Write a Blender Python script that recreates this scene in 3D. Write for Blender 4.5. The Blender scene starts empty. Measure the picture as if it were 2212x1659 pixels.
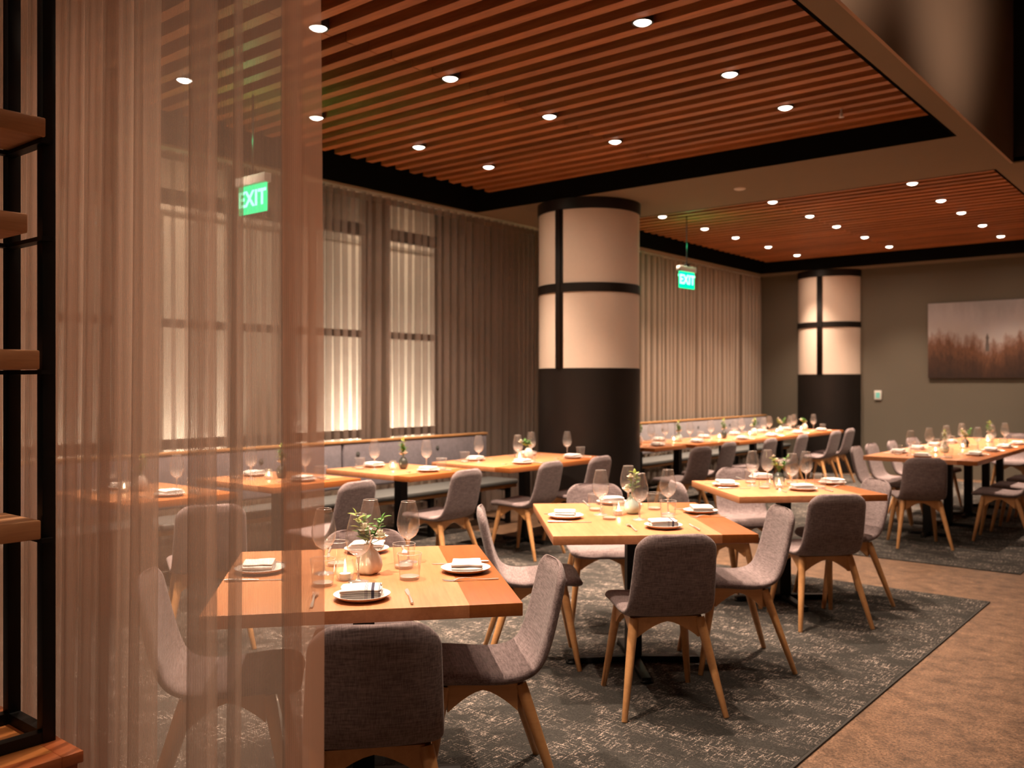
import bpy, bmesh, math, random
from math import sin, cos, pi, radians, sqrt
from mathutils import Vector, Matrix, noise
random.seed(7)
S = bpy.context.scene
COL = S.collection

# ------------------------------------------------------------------ camera, world, exposure
F, YAW, EYE = 1950.0, 39.2, 1.45
CY, SY = cos(radians(YAW)), sin(radians(YAW))
cam_d = bpy.data.cameras.new('camera')
cam_d.sensor_width = 36.0
cam_d.lens = F / 2212 * 36.0
cam_d.clip_start = 0.05
cam_d.dof.use_dof = True
cam_d.dof.focus_distance = 2.9
cam_d.dof.aperture_fstop = 3.2
cam = bpy.data.objects.new('camera', cam_d)
COL.objects.link(cam)
cam.location = (0, 0, EYE)
cam.rotation_euler = (radians(90), 0, radians(YAW))
S.camera = cam
S.view_settings.view_transform = 'Standard'
S.view_settings.look = 'None'
S.view_settings.gamma = 1.0
S.view_settings.use_curve_mapping = False
S.view_settings.exposure = 0.0
w = bpy.data.worlds.new('night'); S.world = w; w.use_nodes = True
w.node_tree.nodes['Background'].inputs[0].default_value = (0.55, 0.38, 0.3, 1)
w.node_tree.nodes['Background'].inputs[1].default_value = 0.014
S.cycles.adaptive_threshold = 0.018
S.cycles.max_bounces = 10
S.cycles.transparent_max_bounces = 24
S.cycles.diffuse_bounces = 4
S.cycles.glossy_bounces = 4
S.cycles.transmission_bounces = 8
S.cycles.caustics_reflective = False
S.cycles.caustics_refractive = False
S.cycles.sample_clamp_indirect = 4.0

WARM = (1.0, 0.72, 0.53)
LAMP = 510.0        # each recessed downlight
def W(u, D):       # plan position: u metres right of the lens axis, D metres in front of the camera
    return (CY*u - SY*D, SY*u + CY*D)

def lamp(kind, name, loc, power, col=WARM, parent=None, aim=None, **kw):
    l = bpy.data.lights.new(name, kind); l.energy = power; l.color = col
    for k, v in kw.items(): setattr(l, k, v)
    o = bpy.data.objects.new(name, l); COL.objects.link(o); o.location = loc
    if aim is not None:
        d = Vector(aim) - Vector(loc); o.rotation_euler = d.to_track_quat('-Z', 'Y').to_euler()
    if parent: o.parent = parent
    return o
# unseen lamps added out of frame: aisle floor lights, spots brightening curtain and fascia
for (x, y, z, p, ax, ay, az, ang) in [
        (-.35, 2.3, 4.6, 260, -.35, 2.3, 0, 75), (-.35, 5.0, 4.6, 300, -.4, 5.0, 0, 75), (-.4, 7.6, 4.6, 120, -.7, 7.4, 0, 75), (1.6, 4.0, 4.6, 180, 1.6, 4.0, 0, 80),
        (.9, .3, 4.6, 15, .3, .3, 0, 70), (-1.62, -1.0, 3.28, 38, -1.7, 1.2, 2.2, 72), (-.7, -.6, 4.5, 150, -1.55, 1.2, 1.0, 42), (-3.6, -.8, 3.28, 9, -3.2, 1.2, 2.4, 80),
        (-.2, 10.2, 3.27, 55, -.8, 10.2, 0, 150), (-.2, 12.8, 3.27, 55, -.8, 12.8, 0, 150), (-.1, 3.9, 3.40, 105, -1.56, 4.0, 4.2, 100), (-.1, 6.4, 3.40, 45, -1.56, 6.4, 4.2, 100)]:
    lamp('SPOT', 'added_hall_lamp', (x, y, z), p, aim=(ax, ay, az), spot_size=radians(ang), spot_blend=1.0, shadow_soft_size=.12)

# ------------------------------------------------------------------ materials
def mat(name):
    m = bpy.data.materials.new(name); m.use_nodes = True
    nt = m.node_tree; nt.nodes.clear()
    out = nt.nodes.new('ShaderNodeOutputMaterial')
    return m, nt, out
def N(nt, t, **kw):
    n = nt.nodes.new(t)
    for k, v in kw.items():
        if k.startswith('i_'):
            n.inputs[k[2:].replace('_', ' ')].default_value = v
        else: setattr(n, k, v)
    return n
def L(nt, a, b): nt.links.new(a, b)
def ramp(nt, stops, interp='LINEAR'):
    r = nt.nodes.new('ShaderNodeValToRGB'); r.color_ramp.interpolation = interp
    e = r.color_ramp.elements
    while len(e) < len(stops): e.new(0.5)
    for k, (p, c) in enumerate(stops):
        e[k].position = p; e[k].color = (*c, 1) if len(c) == 3 else c
    return r
def coords(nt, scale=(1, 1, 1), kind='Object', rot=(0, 0, 0)):
    tc = nt.nodes.new('ShaderNodeTexCoord'); mp = nt.nodes.new('ShaderNodeMapping')
    mp.inputs['Scale'].default_value = scale; mp.inputs['Rotation'].default_value = rot
    L(nt, tc.outputs[kind], mp.inputs['Vector']); return mp.outputs[0]
def noise_n(nt, vec, scale, detail=3, rough=.5):
    n = N(nt, 'ShaderNodeTexNoise'); n.inputs['Scale'].default_value = scale
    n.inputs['Detail'].default_value = detail; n.inputs['Roughness'].default_value = rough
    L(nt, vec, n.inputs['Vector']); return n
def mixc(nt, fac, a, b, mode='MIX'):
    m = nt.nodes.new('ShaderNodeMix'); m.data_type = 'RGBA'; m.blend_type = mode
    for idx, v in ((0, fac), (6, a), (7, b)):
        if isinstance(v, (int, float)): m.inputs[idx].default_value = v
        elif isinstance(v, tuple): m.inputs[idx].default_value = (*v, 1) if len(v) == 3 else v
        else: L(nt, v, m.inputs[idx])
    return m.outputs[2]
def math_n(nt, op, a, b=None, c=None):
    m = nt.nodes.new('ShaderNodeMath'); m.operation = op
    for i, v in enumerate((a, b, c)):
        if v is None: continue
        if isinstance(v, (int, float)): m.inputs[i].default_value = v
        else: L(nt, v, m.inputs[i])
    return m.outputs[0]
def bump(nt, height, strength, dist=0.002):
    b = nt.nodes.new('ShaderNodeBump'); b.inputs['Strength'].default_value = strength
    b.inputs['Distance'].default_value = dist; L(nt, height, b.inputs['Height']); return b.outputs[0]
def plain(name, col, rough=.6, metal=0.0, spec=.5, coat=0.0, nz=0.0, nscale=8, bmp=0.0, bscale=60):
    m, nt, out = mat(name)
    p = N(nt, 'ShaderNodeBsdfPrincipled'); L(nt, p.outputs[0], out.inputs[0])
    p.inputs['Roughness'].default_value = rough; p.inputs['Metallic'].default_value = metal
    p.inputs['Specular IOR Level'].default_value = spec; p.inputs['Coat Weight'].default_value = coat
    v = coords(nt)
    n = noise_n(nt, v, nscale)
    k = max(nz, 0.02)
    c = mixc(nt, n.outputs[0], tuple(x*(1-k) for x in col), tuple(min(1, x*(1+k)) for x in col))
    L(nt, c, p.inputs['Base Color'])
    if bmp:
        b = noise_n(nt, v, bscale, 4); L(nt, bump(nt, b.outputs[0], bmp), p.inputs['Normal'])
    return m

def wood(name, light, dark, plank=None, axis=0, rough=.4, grain=1.0, endplank=None, island=False, coat=0.0):
    """grain runs along the other axis than the plank split; plank = board width in metres"""
    m, nt, out = mat(name)
    p = N(nt, 'ShaderNodeBsdfPrincipled'); L(nt, p.outputs[0], out.inputs[0])
    p.inputs['Roughness'].default_value = rough
    p.inputs['Coat Weight'].default_value = coat; p.inputs['Coat Roughness'].default_value = .25
    tc = N(nt, 'ShaderNodeTexCoord'); sep = N(nt, 'ShaderNodeSeparateXYZ'); L(nt, tc.outputs['Object'], sep.inputs[0])
    sc = [30, 30, 30]; sc[1-axis] = 2.2
    mp = N(nt, 'ShaderNodeMapping'); mp.inputs['Scale'].default_value = sc
    L(nt, tc.outputs['Object'], mp.inputs['Vector'])
    vec = mp.outputs[0]
    tone = None
    if plank:
        idx = math_n(nt, 'FLOOR', math_n(nt, 'DIVIDE', sep.outputs[axis], plank))
        wn = N(nt, 'ShaderNodeTexWhiteNoise', noise_dimensions='1D'); L(nt, idx, wn.inputs['W'])
        tone = wn.outputs['Value']
    if island:
        g = N(nt, 'ShaderNodeNewGeometry'); tone = g.outputs['Random Per Island']
    if tone is not None:
        add = N(nt, 'ShaderNodeVectorMath', operation='ADD'); cmb = N(nt, 'ShaderNodeCombineXYZ')
        t17 = math_n(nt, 'MULTIPLY', tone, 37.0)
        for i in range(3): L(nt, t17, cmb.inputs[i])
        L(nt, vec, add.inputs[0]); L(nt, cmb.outputs[0], add.inputs[1]); vec = add.outputs[0]
    n1 = noise_n(nt, vec, 1.0, 6, .6)
    n2 = noise_n(nt, vec, 4.5, 3, .6)
    f = math_n(nt, 'ADD', math_n(nt, 'MULTIPLY', n1.outputs[0], .7*grain), math_n(nt, 'MULTIPLY', n2.outputs[0], .3*grain))
    rp = ramp(nt, [(.28, dark), (.62, light)]); L(nt, f, rp.inputs[0])
    c = rp.outputs[0]
    if tone is not None:
        tr = ramp(nt, [(0, (.72, .70, .66) if island else (.96, .95, .93)), (1, (1.12, 1.10, 1.08) if island else (1.03, 1.03, 1.02))]); L(nt, tone, tr.inputs[0])
        c = mixc(nt, 1.0, c, tr.outputs[0], 'MULTIPLY')
    if endplank:
        lim, colr = endplank
        gt = math_n(nt, 'GREATER_THAN', sep.outputs[axis], lim)
        c = mixc(nt, gt, c, mixc(nt, 1.0, c, colr, 'MULTIPLY'))
    L(nt, c, p.inputs['Base Color'])
    L(nt, bump(nt, f, .15, .001), p.inputs['Normal'])
    return m

def fabric(name, a, b, scale=420, rough=.95, bmp=.35):
    m, nt, out = mat(name)
    p = N(nt, 'ShaderNodeBsdfPrincipled'); L(nt, p.outputs[0], out.inputs[0])
    p.inputs['Roughness'].default_value = rough; p.inputs['Specular IOR Level'].default_value = .15
    p.inputs['Sheen Weight'].default_value = .10; p.inputs['Sheen Roughness'].default_value = .5
    n1 = noise_n(nt, coords(nt, (1, .10, .10)), scale, 2)
    n2 = noise_n(nt, coords(nt, (.06, .6, .6)), scale*.8, 2)
    n3 = noise_n(nt, coords(nt), 9, 3)
    f = math_n(nt, 'MULTIPLY', math_n(nt, 'ADD', n1.outputs[0], n2.outputs[0]), .5)
    r = ramp(nt, [(.36, b), (.64, a)]); L(nt, f, r.inputs[0])
    c = mixc(nt, .12, r.outputs[0], n3.outputs[0], 'OVERLAY')
    L(nt, c, p.inputs['Base Color']); L(nt, bump(nt, f, bmp, .0015), p.inputs['Normal'])
    return m

def sheer(name, col, see, rib=None, transl=.5, opq=None):
    """open weave cloth: holes between the yarns let straight light pass"""
    m, nt, out = mat(name)
    d = N(nt, 'ShaderNodeBsdfDiffuse'); t = N(nt, 'ShaderNodeBsdfTranslucent'); tr = N(nt, 'ShaderNodeBsdfTransparent')
    uv = N(nt, 'ShaderNodeUVMap'); sp = N(nt, 'ShaderNodeSeparateXYZ'); L(nt, uv.outputs[0], sp.inputs[0])
    mp = N(nt, 'ShaderNodeMapping'); mp.inputs['Scale'].default_value = (120, 1.5, 1); L(nt, uv.outputs[0], mp.inputs[0])
    n = noise_n(nt, mp.outputs[0], 1.0, 3)
    c = mixc(nt, n.outputs[0], tuple(x*.88 for x in col), tuple(min(1, x*1.1) for x in col))
    L(nt, c, d.inputs[0]); L(nt, c, t.inputs[0])
    mx = N(nt, 'ShaderNodeMixShader'); mx.inputs[0].default_value = transl
    L(nt, d.outputs[0], mx.inputs[1]); L(nt, t.outputs[0], mx.inputs[2])
    fac = math_n(nt, 'ADD', math_n(nt, 'MULTIPLY', n.outputs[0], .16), see - .08)
    if rib:
        s1 = math_n(nt, 'SINE', math_n(nt, 'MULTIPLY', sp.outputs[0], 2*pi/rib))
        s2 = math_n(nt, 'SINE', math_n(nt, 'MULTIPLY', sp.outputs[1], 2*pi/(rib*.8)))
        fac = math_n(nt, 'ADD', fac, math_n(nt, 'ADD', math_n(nt, 'MULTIPLY', s1, .13), math_n(nt, 'MULTIPLY', s2, .05)))
    ms = N(nt, 'ShaderNodeMixShader'); L(nt, fac, ms.inputs[0])
    L(nt, mx.outputs[0], ms.inputs[1]); L(nt, tr.outputs[0], ms.inputs[2]); L(nt, ms.outputs[0], out.inputs[0])
    return m

def thin_glass(name, tint=(.985, .985, .985), base=.05, gain=.85, rough=.05, haze=.05, thick=None):
    m, nt, out = mat(name)
    tr = N(nt, 'ShaderNodeBsdfTransparent'); tr.inputs[0].default_value = (*tint, 1)
    g = N(nt, 'ShaderNodeBsdfAnisotropic'); g.inputs['Roughness'].default_value = rough
    lw = N(nt, 'ShaderNodeLayerWeight'); lw.inputs['Blend'].default_value = .5
    f = math_n(nt, 'ADD', math_n(nt, 'MULTIPLY', math_n(nt, 'POWER', lw.outputs['Facing'], 3.0), gain), base)
    df = N(nt, 'ShaderNodeBsdfDiffuse'); df.inputs[0].default_value = (.9, .88, .86, 1)  # white share makes clear glass show, standing in for highlights
    m2 = N(nt, 'ShaderNodeMixShader'); m2.inputs[0].default_value = haze
    if thick:      # whiter towards the foot: refracted light and candle glow put into the colour
        tc = N(nt, 'ShaderNodeTexCoord'); sp = N(nt, 'ShaderNodeSeparateXYZ'); L(nt, tc.outputs['Object'], sp.inputs[0])
        mr = N(nt, 'ShaderNodeMapRange'); L(nt, sp.outputs[2], mr.inputs[0])
        for i_, v_ in enumerate((thick[0], thick[1], thick[2], haze)): mr.inputs[i_+1].default_value = v_
        L(nt, mr.outputs[0], m2.inputs[0])
    L(nt, tr.outputs[0], m2.inputs[1]); L(nt, df.outputs[0], m2.inputs[2])
    ms = N(nt, 'ShaderNodeMixShader'); L(nt, f, ms.inputs[0])
    L(nt, m2.outputs[0], ms.inputs[1]); L(nt, g.outputs[0], ms.inputs[2]); L(nt, ms.outputs[0], out.inputs[0])
    return m
def solid_glass(name):
    m, nt, out = mat(name)
    g = N(nt, 'ShaderNodeBsdfGlass'); g.inputs['Roughness'].default_value = 0.0; g.inputs['IOR'].default_value = 1.48
    tr = N(nt, 'ShaderNodeBsdfTransparent'); ms = N(nt, 'ShaderNodeMixShader'); ms.inputs[0].default_value = .5
    L(nt, g.outputs[0], ms.inputs[1]); L(nt, tr.outputs[0], ms.inputs[2]); L(nt, ms.outputs[0], out.inputs[0])
    return m
def glint_glass(name):  # white diffuse share paints glints on rims, stems and bases
    m, nt, out = mat(name)
    tr = N(nt, 'ShaderNodeBsdfTransparent'); d = N(nt, 'ShaderNodeBsdfDiffuse'); d.inputs[0].default_value = (.9, .87, .84, 1)
    g = N(nt, 'ShaderNodeBsdfAnisotropic'); g.inputs['Roughness'].default_value = .18
    a = N(nt, 'ShaderNodeMixShader'); a.inputs[0].default_value = .5; L(nt, d.outputs[0], a.inputs[1]); L(nt, g.outputs[0], a.inputs[2])
    b = N(nt, 'ShaderNodeMixShader'); b.inputs[0].default_value = .48; L(nt, tr.outputs[0], b.inputs[1]); L(nt, a.outputs[0], b.inputs[2])
    L(nt, b.outputs[0], out.inputs[0]); return m
def glow(name, col, strength):
    m, nt, out = mat(name)
    e = N(nt, 'ShaderNodeEmission'); e.inputs[0].default_value = (*col, 1); e.inputs[1].default_value = strength
    L(nt, e.outputs[0], out.inputs[0]); return m

def carpet():
    m, nt, out = mat('flecked grey carpet')
    p = N(nt, 'ShaderNodeBsdfPrincipled'); L(nt, p.outputs[0], out.inputs[0])
    p.inputs['Roughness'].default_value = 1.0; p.inputs['Specular IOR Level'].default_value = .05
    def dash(sx, sy, seed, lo):
        tc = N(nt, 'ShaderNodeTexCoord'); mp = N(nt, 'ShaderNodeMapping')
        mp.inputs['Scale'].default_value = (sx, sy, 1); mp.inputs['Location'].default_value = (seed, seed*1.7, 0)
        L(nt, tc.outputs['Object'], mp.inputs['Vector'])
        n = noise_n(nt, mp.outputs[0], 1.0, 1.5, .5)
        r = ramp(nt, [(lo, (0, 0, 0)), (lo+.06, (1, 1, 1))]); L(nt, n.outputs[0], r.inputs[0]); return r.outputs[0]
    a = dash(120, 14, 3, .565); b = dash(13, 150, 11, .575)
    fine = noise_n(nt, coords(nt), 190, 1); fr = ramp(nt, [(.46, (0, 0, 0)), (.56, (1, 1, 1))]); L(nt, fine.outputs[0], fr.inputs[0])
    big = noise_n(nt, coords(nt, (1.0, 1.6, 1)), 4.2, 4, .65); br = ramp(nt, [(.42, (0, 0, 0)), (.56, (1, 1, 1))]); L(nt, big.outputs[0], br.inputs[0])
    lines = mixc(nt, 1.0, a, b, 'LIGHTEN')
    lines = mixc(nt, 1.0, lines, fr.outputs[0], 'MULTIPLY')
    lines = mixc(nt, 1.0, lines, br.outputs[0], 'MULTIPLY')
    base = noise_n(nt, coords(nt), 160, 3); rb = ramp(nt, [(.3, (.024, .0235, .022)), (.7, (.052, .050, .046))]); L(nt, base.outputs[0], rb.inputs[0])
    c = mixc(nt, lines, rb.outputs[0], (.38, .32, .28))
    L(nt, c, p.inputs['Base Color']); L(nt, bump(nt, base.outputs[0], .6, .004), p.inputs['Normal'])
    return m
def floor_mat():
    m, nt, out = mat('mottled brown floor')
    p = N(nt, 'ShaderNodeBsdfPrincipled'); L(nt, p.outputs[0], out.inputs[0])
    a = noise_n(nt, coords(nt), 10, 8, .75); b = noise_n(nt, coords(nt), 85, 5, .8); 
    r = ramp(nt, [(.36, (.095, .055, .032)), (.64, (.265, .158, .094))]); L(nt, a.outputs[0], r.inputs[0])
    r2 = ramp(nt, [(.40, (.35, .33, .31)), (.60, (1.35, 1.35, 1.35))]); L(nt, b.outputs[0], r2.inputs[0])
    L(nt, mixc(nt, 1.0, r.outputs[0], r2.outputs[0], 'MULTIPLY'), p.inputs['Base Color'])
    rr = ramp(nt, [(.3, (.32,)*3), (.7, (.55,)*3)]); L(nt, b.outputs[0], rr.inputs[0]); L(nt, rr.outputs[0], p.inputs['Roughness'])
    L(nt, bump(nt, b.outputs[0], .1, .001), p.inputs['Normal'])
    return m
def napkin_mat(striped):
    m, nt, out = mat('striped napkin cotton' if striped else 'white napkin cotton')
    p = N(nt, 'ShaderNodeBsdfPrincipled'); L(nt, p.outputs[0], out.inputs[0])
    p.inputs['Roughness'].default_value = .95; p.inputs['Specular IOR Level'].default_value = .1
    c = (.82, .80, .78)
    n = noise_n(nt, coords(nt), 500, 2)
    base = mixc(nt, n.outputs[0], tuple(x*.93 for x in c), c)
    if striped:
        tc = N(nt, 'ShaderNodeTexCoord'); sp = N(nt, 'ShaderNodeSeparateXYZ'); L(nt, tc.outputs['Object'], sp.inputs[0])
        mr = N(nt, 'ShaderNodeMapRange'); mr.inputs[1].default_value = -.075; mr.inputs[2].default_value = .075; L(nt, sp.outputs[0], mr.inputs[0])
        k = (0, 0, 0); o = (1, 1, 1)
        st = [(0, k), (.57, o), (.578, k), (.592, o), (.60, k), (.614, o), (.622, k), (.70, o), (.765, k), (.85, o), (.858, k), (.875, o), (.883, k)]
        r = ramp(nt, st, 'CONSTANT'); L(nt, mr.outputs[0], r.inputs[0])
        base = mixc(nt, r.outputs[0], base, (.075, .07, .10))
    L(nt, base, p.inputs['Base Color']); L(nt, bump(nt, n.outputs[0], .2, .0006), p.inputs['Normal'])
    return m
def picture_mat():
    m, nt, out = mat('misty reed landscape print')
    p = N(nt, 'ShaderNodeBsdfPrincipled'); L(nt, p.outputs[0], out.inputs[0]); p.inputs['Roughness'].default_value = .5
    uv = N(nt, 'ShaderNodeUVMap'); sp = N(nt, 'ShaderNodeSeparateXYZ'); L(nt, uv.outputs[0], sp.inputs[0])
    m1 = N(nt, 'ShaderNodeMapping'); m1.inputs['Scale'].default_value = (26, 5, 1); L(nt, uv.outputs[0], m1.inputs[0])
    n1 = noise_n(nt, m1.outputs[0], 1.0, 8, .75)
    m2 = N(nt, 'ShaderNodeMapping'); m2.inputs['Scale'].default_value = (3.2, .1, 1); L(nt, uv.outputs[0], m2.inputs[0])
    n2 = noise_n(nt, m2.outputs[0], 1.0, 3, .6)
    h = math_n(nt, 'ADD', sp.outputs[1], math_n(nt, 'MULTIPLY', math_n(nt, 'SUBTRACT', n1.outputs[0], .5), .42))
    h = math_n(nt, 'ADD', h, math_n(nt, 'MULTIPLY', math_n(nt, 'SUBTRACT', n2.outputs[0], .5), .85))
    r = ramp(nt, [(.0, (.02, .009, .006)), (.20, (.05, .022, .012)), (.38, (.13, .060, .032)), (.48, (.24, .17, .15)), (.56, (.36, .33, .325)), (.75, (.34, .315, .325)), (1.0, (.25, .235, .245))])
    L(nt, h, r.inputs[0])
    m3 = N(nt, 'ShaderNodeMapping'); m3.inputs['Scale'].default_value = (90, 14, 1); L(nt, uv.outputs[0], m3.inputs[0])
    n3 = noise_n(nt, m3.outputs[0], 1.0, 4, .7); r3 = ramp(nt, [(.3, (.55, .5, .48)), (.7, (1.3, 1.2, 1.15))]); L(nt, n3.outputs[0], r3.inputs[0])
    lowm = ramp(nt, [(.40, (1, 1, 1)), (.52, (0, 0, 0))]); L(nt, h, lowm.inputs[0])
    c = mixc(nt, lowm.outputs[0], r.outputs[0], mixc(nt, 1.0, r.outputs[0], r3.outputs[0], 'MULTIPLY'))
    L(nt, c, p.inputs['Base Color']); return m

M = dict(
 soffit=plain('taupe ceiling paint', (.175, .140, .090), .9, nz=.04, bmp=.05),
 fascia=plain('beige plaster', (.34, .235, .165), .9, nz=.06, nscale=2, bmp=.05),
 backwall=plain('olive grey wall paint', (.112, .098, .074), .85, nz=.04, nscale=2, bmp=.04),
 sidewall=plain('window wall plaster', (.20, .165, .13), .9, nz=.05),
 hallwall=plain('hall wall paint', (.34, .29, .25), .9, nz=.05),
 void=plain('matt black recess', (.006, .006, .006), 1.0, spec=0.0),
 header=plain('black header cladding', (.012, .009, .008), .7),
 floor=floor_mat(), carpet=carpet(),
 rugedge=plain('dark carpet binding', (.03, .028, .025), .9),
 slat=wood('cedar slats', (.45, .180, .064), (.24, .078, .026), axis=1, rough=.55, island=True),
 steel=plain('blackened steel', (.0095, .0068, .0055), .5, .0, spec=.3, nz=.3, nscale=5, bmp=.05, bscale=20),
 black=plain('black painted metal', (.004, .004, .004), .5, spec=.25),
 cream=plain('cream column panel', (.74, .62, .52), .7, nz=.03, nscale=30, bmp=.06, bscale=200),
 fabric=fabric('mauve grey chair cloth', (.285, .230, .232), (.120, .092, .094)),
 bench=fabric('pale grey bench cloth', (.235, .215, .245), (.18, .165, .19), 300),
 bench_light=fabric('light grey bench cloth', (.34, .315, .34), (.28, .26, .28), 300),
 cushion=plain('dark slate vinyl', (.085, .090, .088), .55, bmp=.05),
 leg=wood('beech legs', (.62, .33, .135), (.50, .24, .09), axis=0, rough=.4, coat=.2),
 benchwood=wood('oak bench frame', (.50, .27, .11), (.36, .18, .07), axis=0, rough=.45),
 shelfwood=wood('reclaimed shelf oak', (.62, .32, .15), (.42, .19, .08), axis=0, rough=.6),
 cabinet=wood('orange stained cabinet', (.50, .145, .045), (.36, .085, .025), axis=0, rough=.35, coat=.3),
 cabinet_in=wood('amber veneer', (.62, .24, .07), (.50, .17, .045), axis=0, rough=.35, coat=.3),
 drape=sheer('taupe sheer drape', (.46, .37, .32), .58, transl=.45),
 drape2=sheer('heavier taupe drape', (.40, .34, .285), .10, transl=.12),
 near=sheer('near sheer curtain cloth', (.58, .42, .33), .50, rib=.0036, transl=.5),
 hem=sheer('doubled curtain hem', (.66, .37, .25), .34, rib=.0036, transl=.5),  # doubled cloth; its stronger orange is warm lamp light put into the colour
 glass=thin_glass('clear thin glass'), pane=thin_glass('window glass', (.95, .96, .95), .03, .4, .01, 0),
 bowlglass=thin_glass('stemware glass', thick=(.092, .160, .34)), cupglass=thin_glass('candle cup glass', haze=.10, thick=(0, .05, .35)),
 solid=glint_glass('bright edge glass'),
 china=plain('white glazed china', (.80, .77, .74), .25, nz=.02), clay=plain('raw tan clay', (.42, .27, .19), .7),
 napkin=napkin_mat(False), napkin_s=napkin_mat(True),
 cutlery=plain('polished cutlery steel', (.80, .77, .74), .34, .85),
 vase_w=plain('white porcelain vase', (.80, .72, .68), .2, nz=.02, coat=.3),
 vase_b=plain('pale blue glazed vase', (.50, .66, .64), .25, coat=.4),
 vase_d=plain('dark green glazed vase', (.045, .055, .050), .22, coat=.4),
 wax=plain('white wax', (.85, .75, .62), .5), flame=glow('candle flame', (1, .66, .32), 130),
 leaf=plain('green leaves', (.10, .26, .05), .5, nz=.4, nscale=40), leaf_y=plain('yellow green leaves', (.30, .38, .07), .5, nz=.3, nscale=40),
 petal=plain('cream petals', (.92, .86, .68), .6, nz=.12, nscale=60), petal_w=plain('blush petals', (.90, .76, .64), .6, nz=.12, nscale=60),
 stem=plain('green stems', (.13, .22, .05), .6),
 lens=glow('downlight lens', (1, .85, .70), 13), trim=plain('downlight trim', (.03, .025, .02), .5),
 exit_panel=glow('green sign panel', (0.0, .72, .24), 2.6), exit_text=glow('sign letters', (.22, 1.0, .50), 5.0),
 white=plain('white plastic', (.6, .58, .54), .5), mint=glow('lit switch plate', (.35, .75, .5), .7),
 facade=plain('cream facade render', (.76, .67, .56), .9, nz=.06, nscale=1.5), ledge=plain('facade ledge', (.25, .19, .14), .9),
 frame=plain('dark window frame', (.05, .04, .033), .6),
 picture=picture_mat(), edge=plain('canvas edge', (.10, .08, .075), .8), tower=plain('faded grey ink', (.10, .085, .08), .7),
)
def tabletop_mat(name, half):
    return wood(name, (.66, .300, .142), (.51, .205, .085), plank=.135, axis=0, rough=.33, endplank=(half-.17, (.56, .41, .22)), coat=.15)

# ------------------------------------------------------------------ mesh helpers
def new_bm(): return bmesh.new()
def bbox(bm, x0, y0, z0, x1, y1, z1, bev=0.0, seg=2, M4=None):
    r = bmesh.ops.create_cube(bm, size=1.0)
    v = r['verts']
    for q in v:
        q.co = Vector(((x0+x1)/2 + q.co.x*(x1-x0), (y0+y1)/2 + q.co.y*(y1-y0), (z0+z1)/2 + q.co.z*(z1-z0)))
    if bev > 0:
        e = list({e for q in v for e in q.link_edges})
        rb = bmesh.ops.bevel(bm, geom=e, offset=bev, segments=seg, affect='EDGES', profile=.5)
        v = list({q for f in rb['faces'] for q in f.verts} | {q for q in v if q.is_valid})
    if M4 is not None: bmesh.ops.transform(bm, matrix=M4, verts=v)
    return v
def lathe(bm, prof, seg=32, lobes=0, amp=0.0, cx=0, cy=0, close=False):
    rings = []
    for (r, z) in prof:
        if r < 1e-6: rings.append([bm.verts.new((cx, cy, z))]); continue
        ring = []
        for k in range(seg):
            a = 2*pi*k/seg
            rr = r*(1 + amp*(abs(cos(lobes*a/2)) - .6)) if lobes else r
            ring.append(bm.verts.new((cx+rr*cos(a), cy+rr*sin(a), z)))
        rings.append(ring)
    for A, B in zip(rings, rings[1:]):
        if len(A) == 1 and len(B) == 1: continue
        for k in range(seg):
            k2 = (k+1) % seg
            if len(A) == 1: bm.faces.new((A[0], B[k2], B[k]))
            elif len(B) == 1: bm.faces.new((A[k], A[k2], B[0]))
            else: bm.faces.new((A[k], A[k2], B[k2], B[k]))
    return rings
def tube(bm, pts, rads, seg=10, cap=True):
    pts = [Vector(p) for p in pts]
    if isinstance(rads, (int, float)): rads = [rads]*len(pts)
    rings = []; up = None
    for i, p in enumerate(pts):
        d = (pts[min(i+1, len(pts)-1)] - pts[max(i-1, 0)]).normalized()
        if up is None:
            up = Vector((0, 0, 1)) if abs(d.z) < .9 else Vector((1, 0, 0))
        s = d.cross(up).normalized(); up = s.cross(d).normalized()
        rings.append([bm.verts.new(p + s*cos(2*pi*k/seg)*rads[i] + up*sin(2*pi*k/seg)*rads[i]) for k in range(seg)])
    for A, B in zip(rings, rings[1:]):
        for k in range(seg): bm.faces.new((A[k], A[(k+1) % seg], B[(k+1) % seg], B[k]))
    if cap:
        bm.faces.new(list(reversed(rings[0]))); bm.faces.new(rings[-1])
def mesh(bm, name, m, smooth=35, solid=None, sub=0):
    bmesh.ops.recalc_face_normals(bm, faces=bm.faces)
    me = bpy.data.meshes.new(name); bm.to_mesh(me); bm.free()
    me.materials.append(m)
    if smooth:
        me.polygons.foreach_set('use_smooth', [True]*len(me.polygons))
        if smooth < 180: me.set_sharp_from_angle(angle=radians(smooth))
    return me
def link(name, data, parent=None, loc=(0, 0, 0), rz=0.0):
    o = bpy.data.objects.new(name, data); COL.objects.link(o)
    o.location = loc; o.rotation_euler = (0, 0, rz)
    if parent: o.parent = parent
    return o
def tag(o, label, cat, group=None, kind=None):
    o['label'] = label; o['category'] = cat
    if group: o['group'] = group
    if kind: o['kind'] = kind
    return o
def structure(name, bm, m, smooth=0):
    o = link(name, mesh(bm, name, m, smooth)); o['kind'] = 'structure'; return o
def thing(name, label, cat, loc=(0, 0, 0), rz=0.0, group=None):
    return tag(link(name, None, None, loc, rz), label, cat, group)
def part(name, bm, m, parent, smooth=35, sub=0, solid=0):
    o = link(name, mesh(bm, name, m, smooth), parent)
    if solid:
        md = o.modifiers.new('thickness', 'SOLIDIFY'); md.thickness = solid; md.offset = 0
    if sub:
        md = o.modifiers.new('smooth', 'SUBSURF'); md.levels = sub; md.render_levels = sub
    return o
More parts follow.
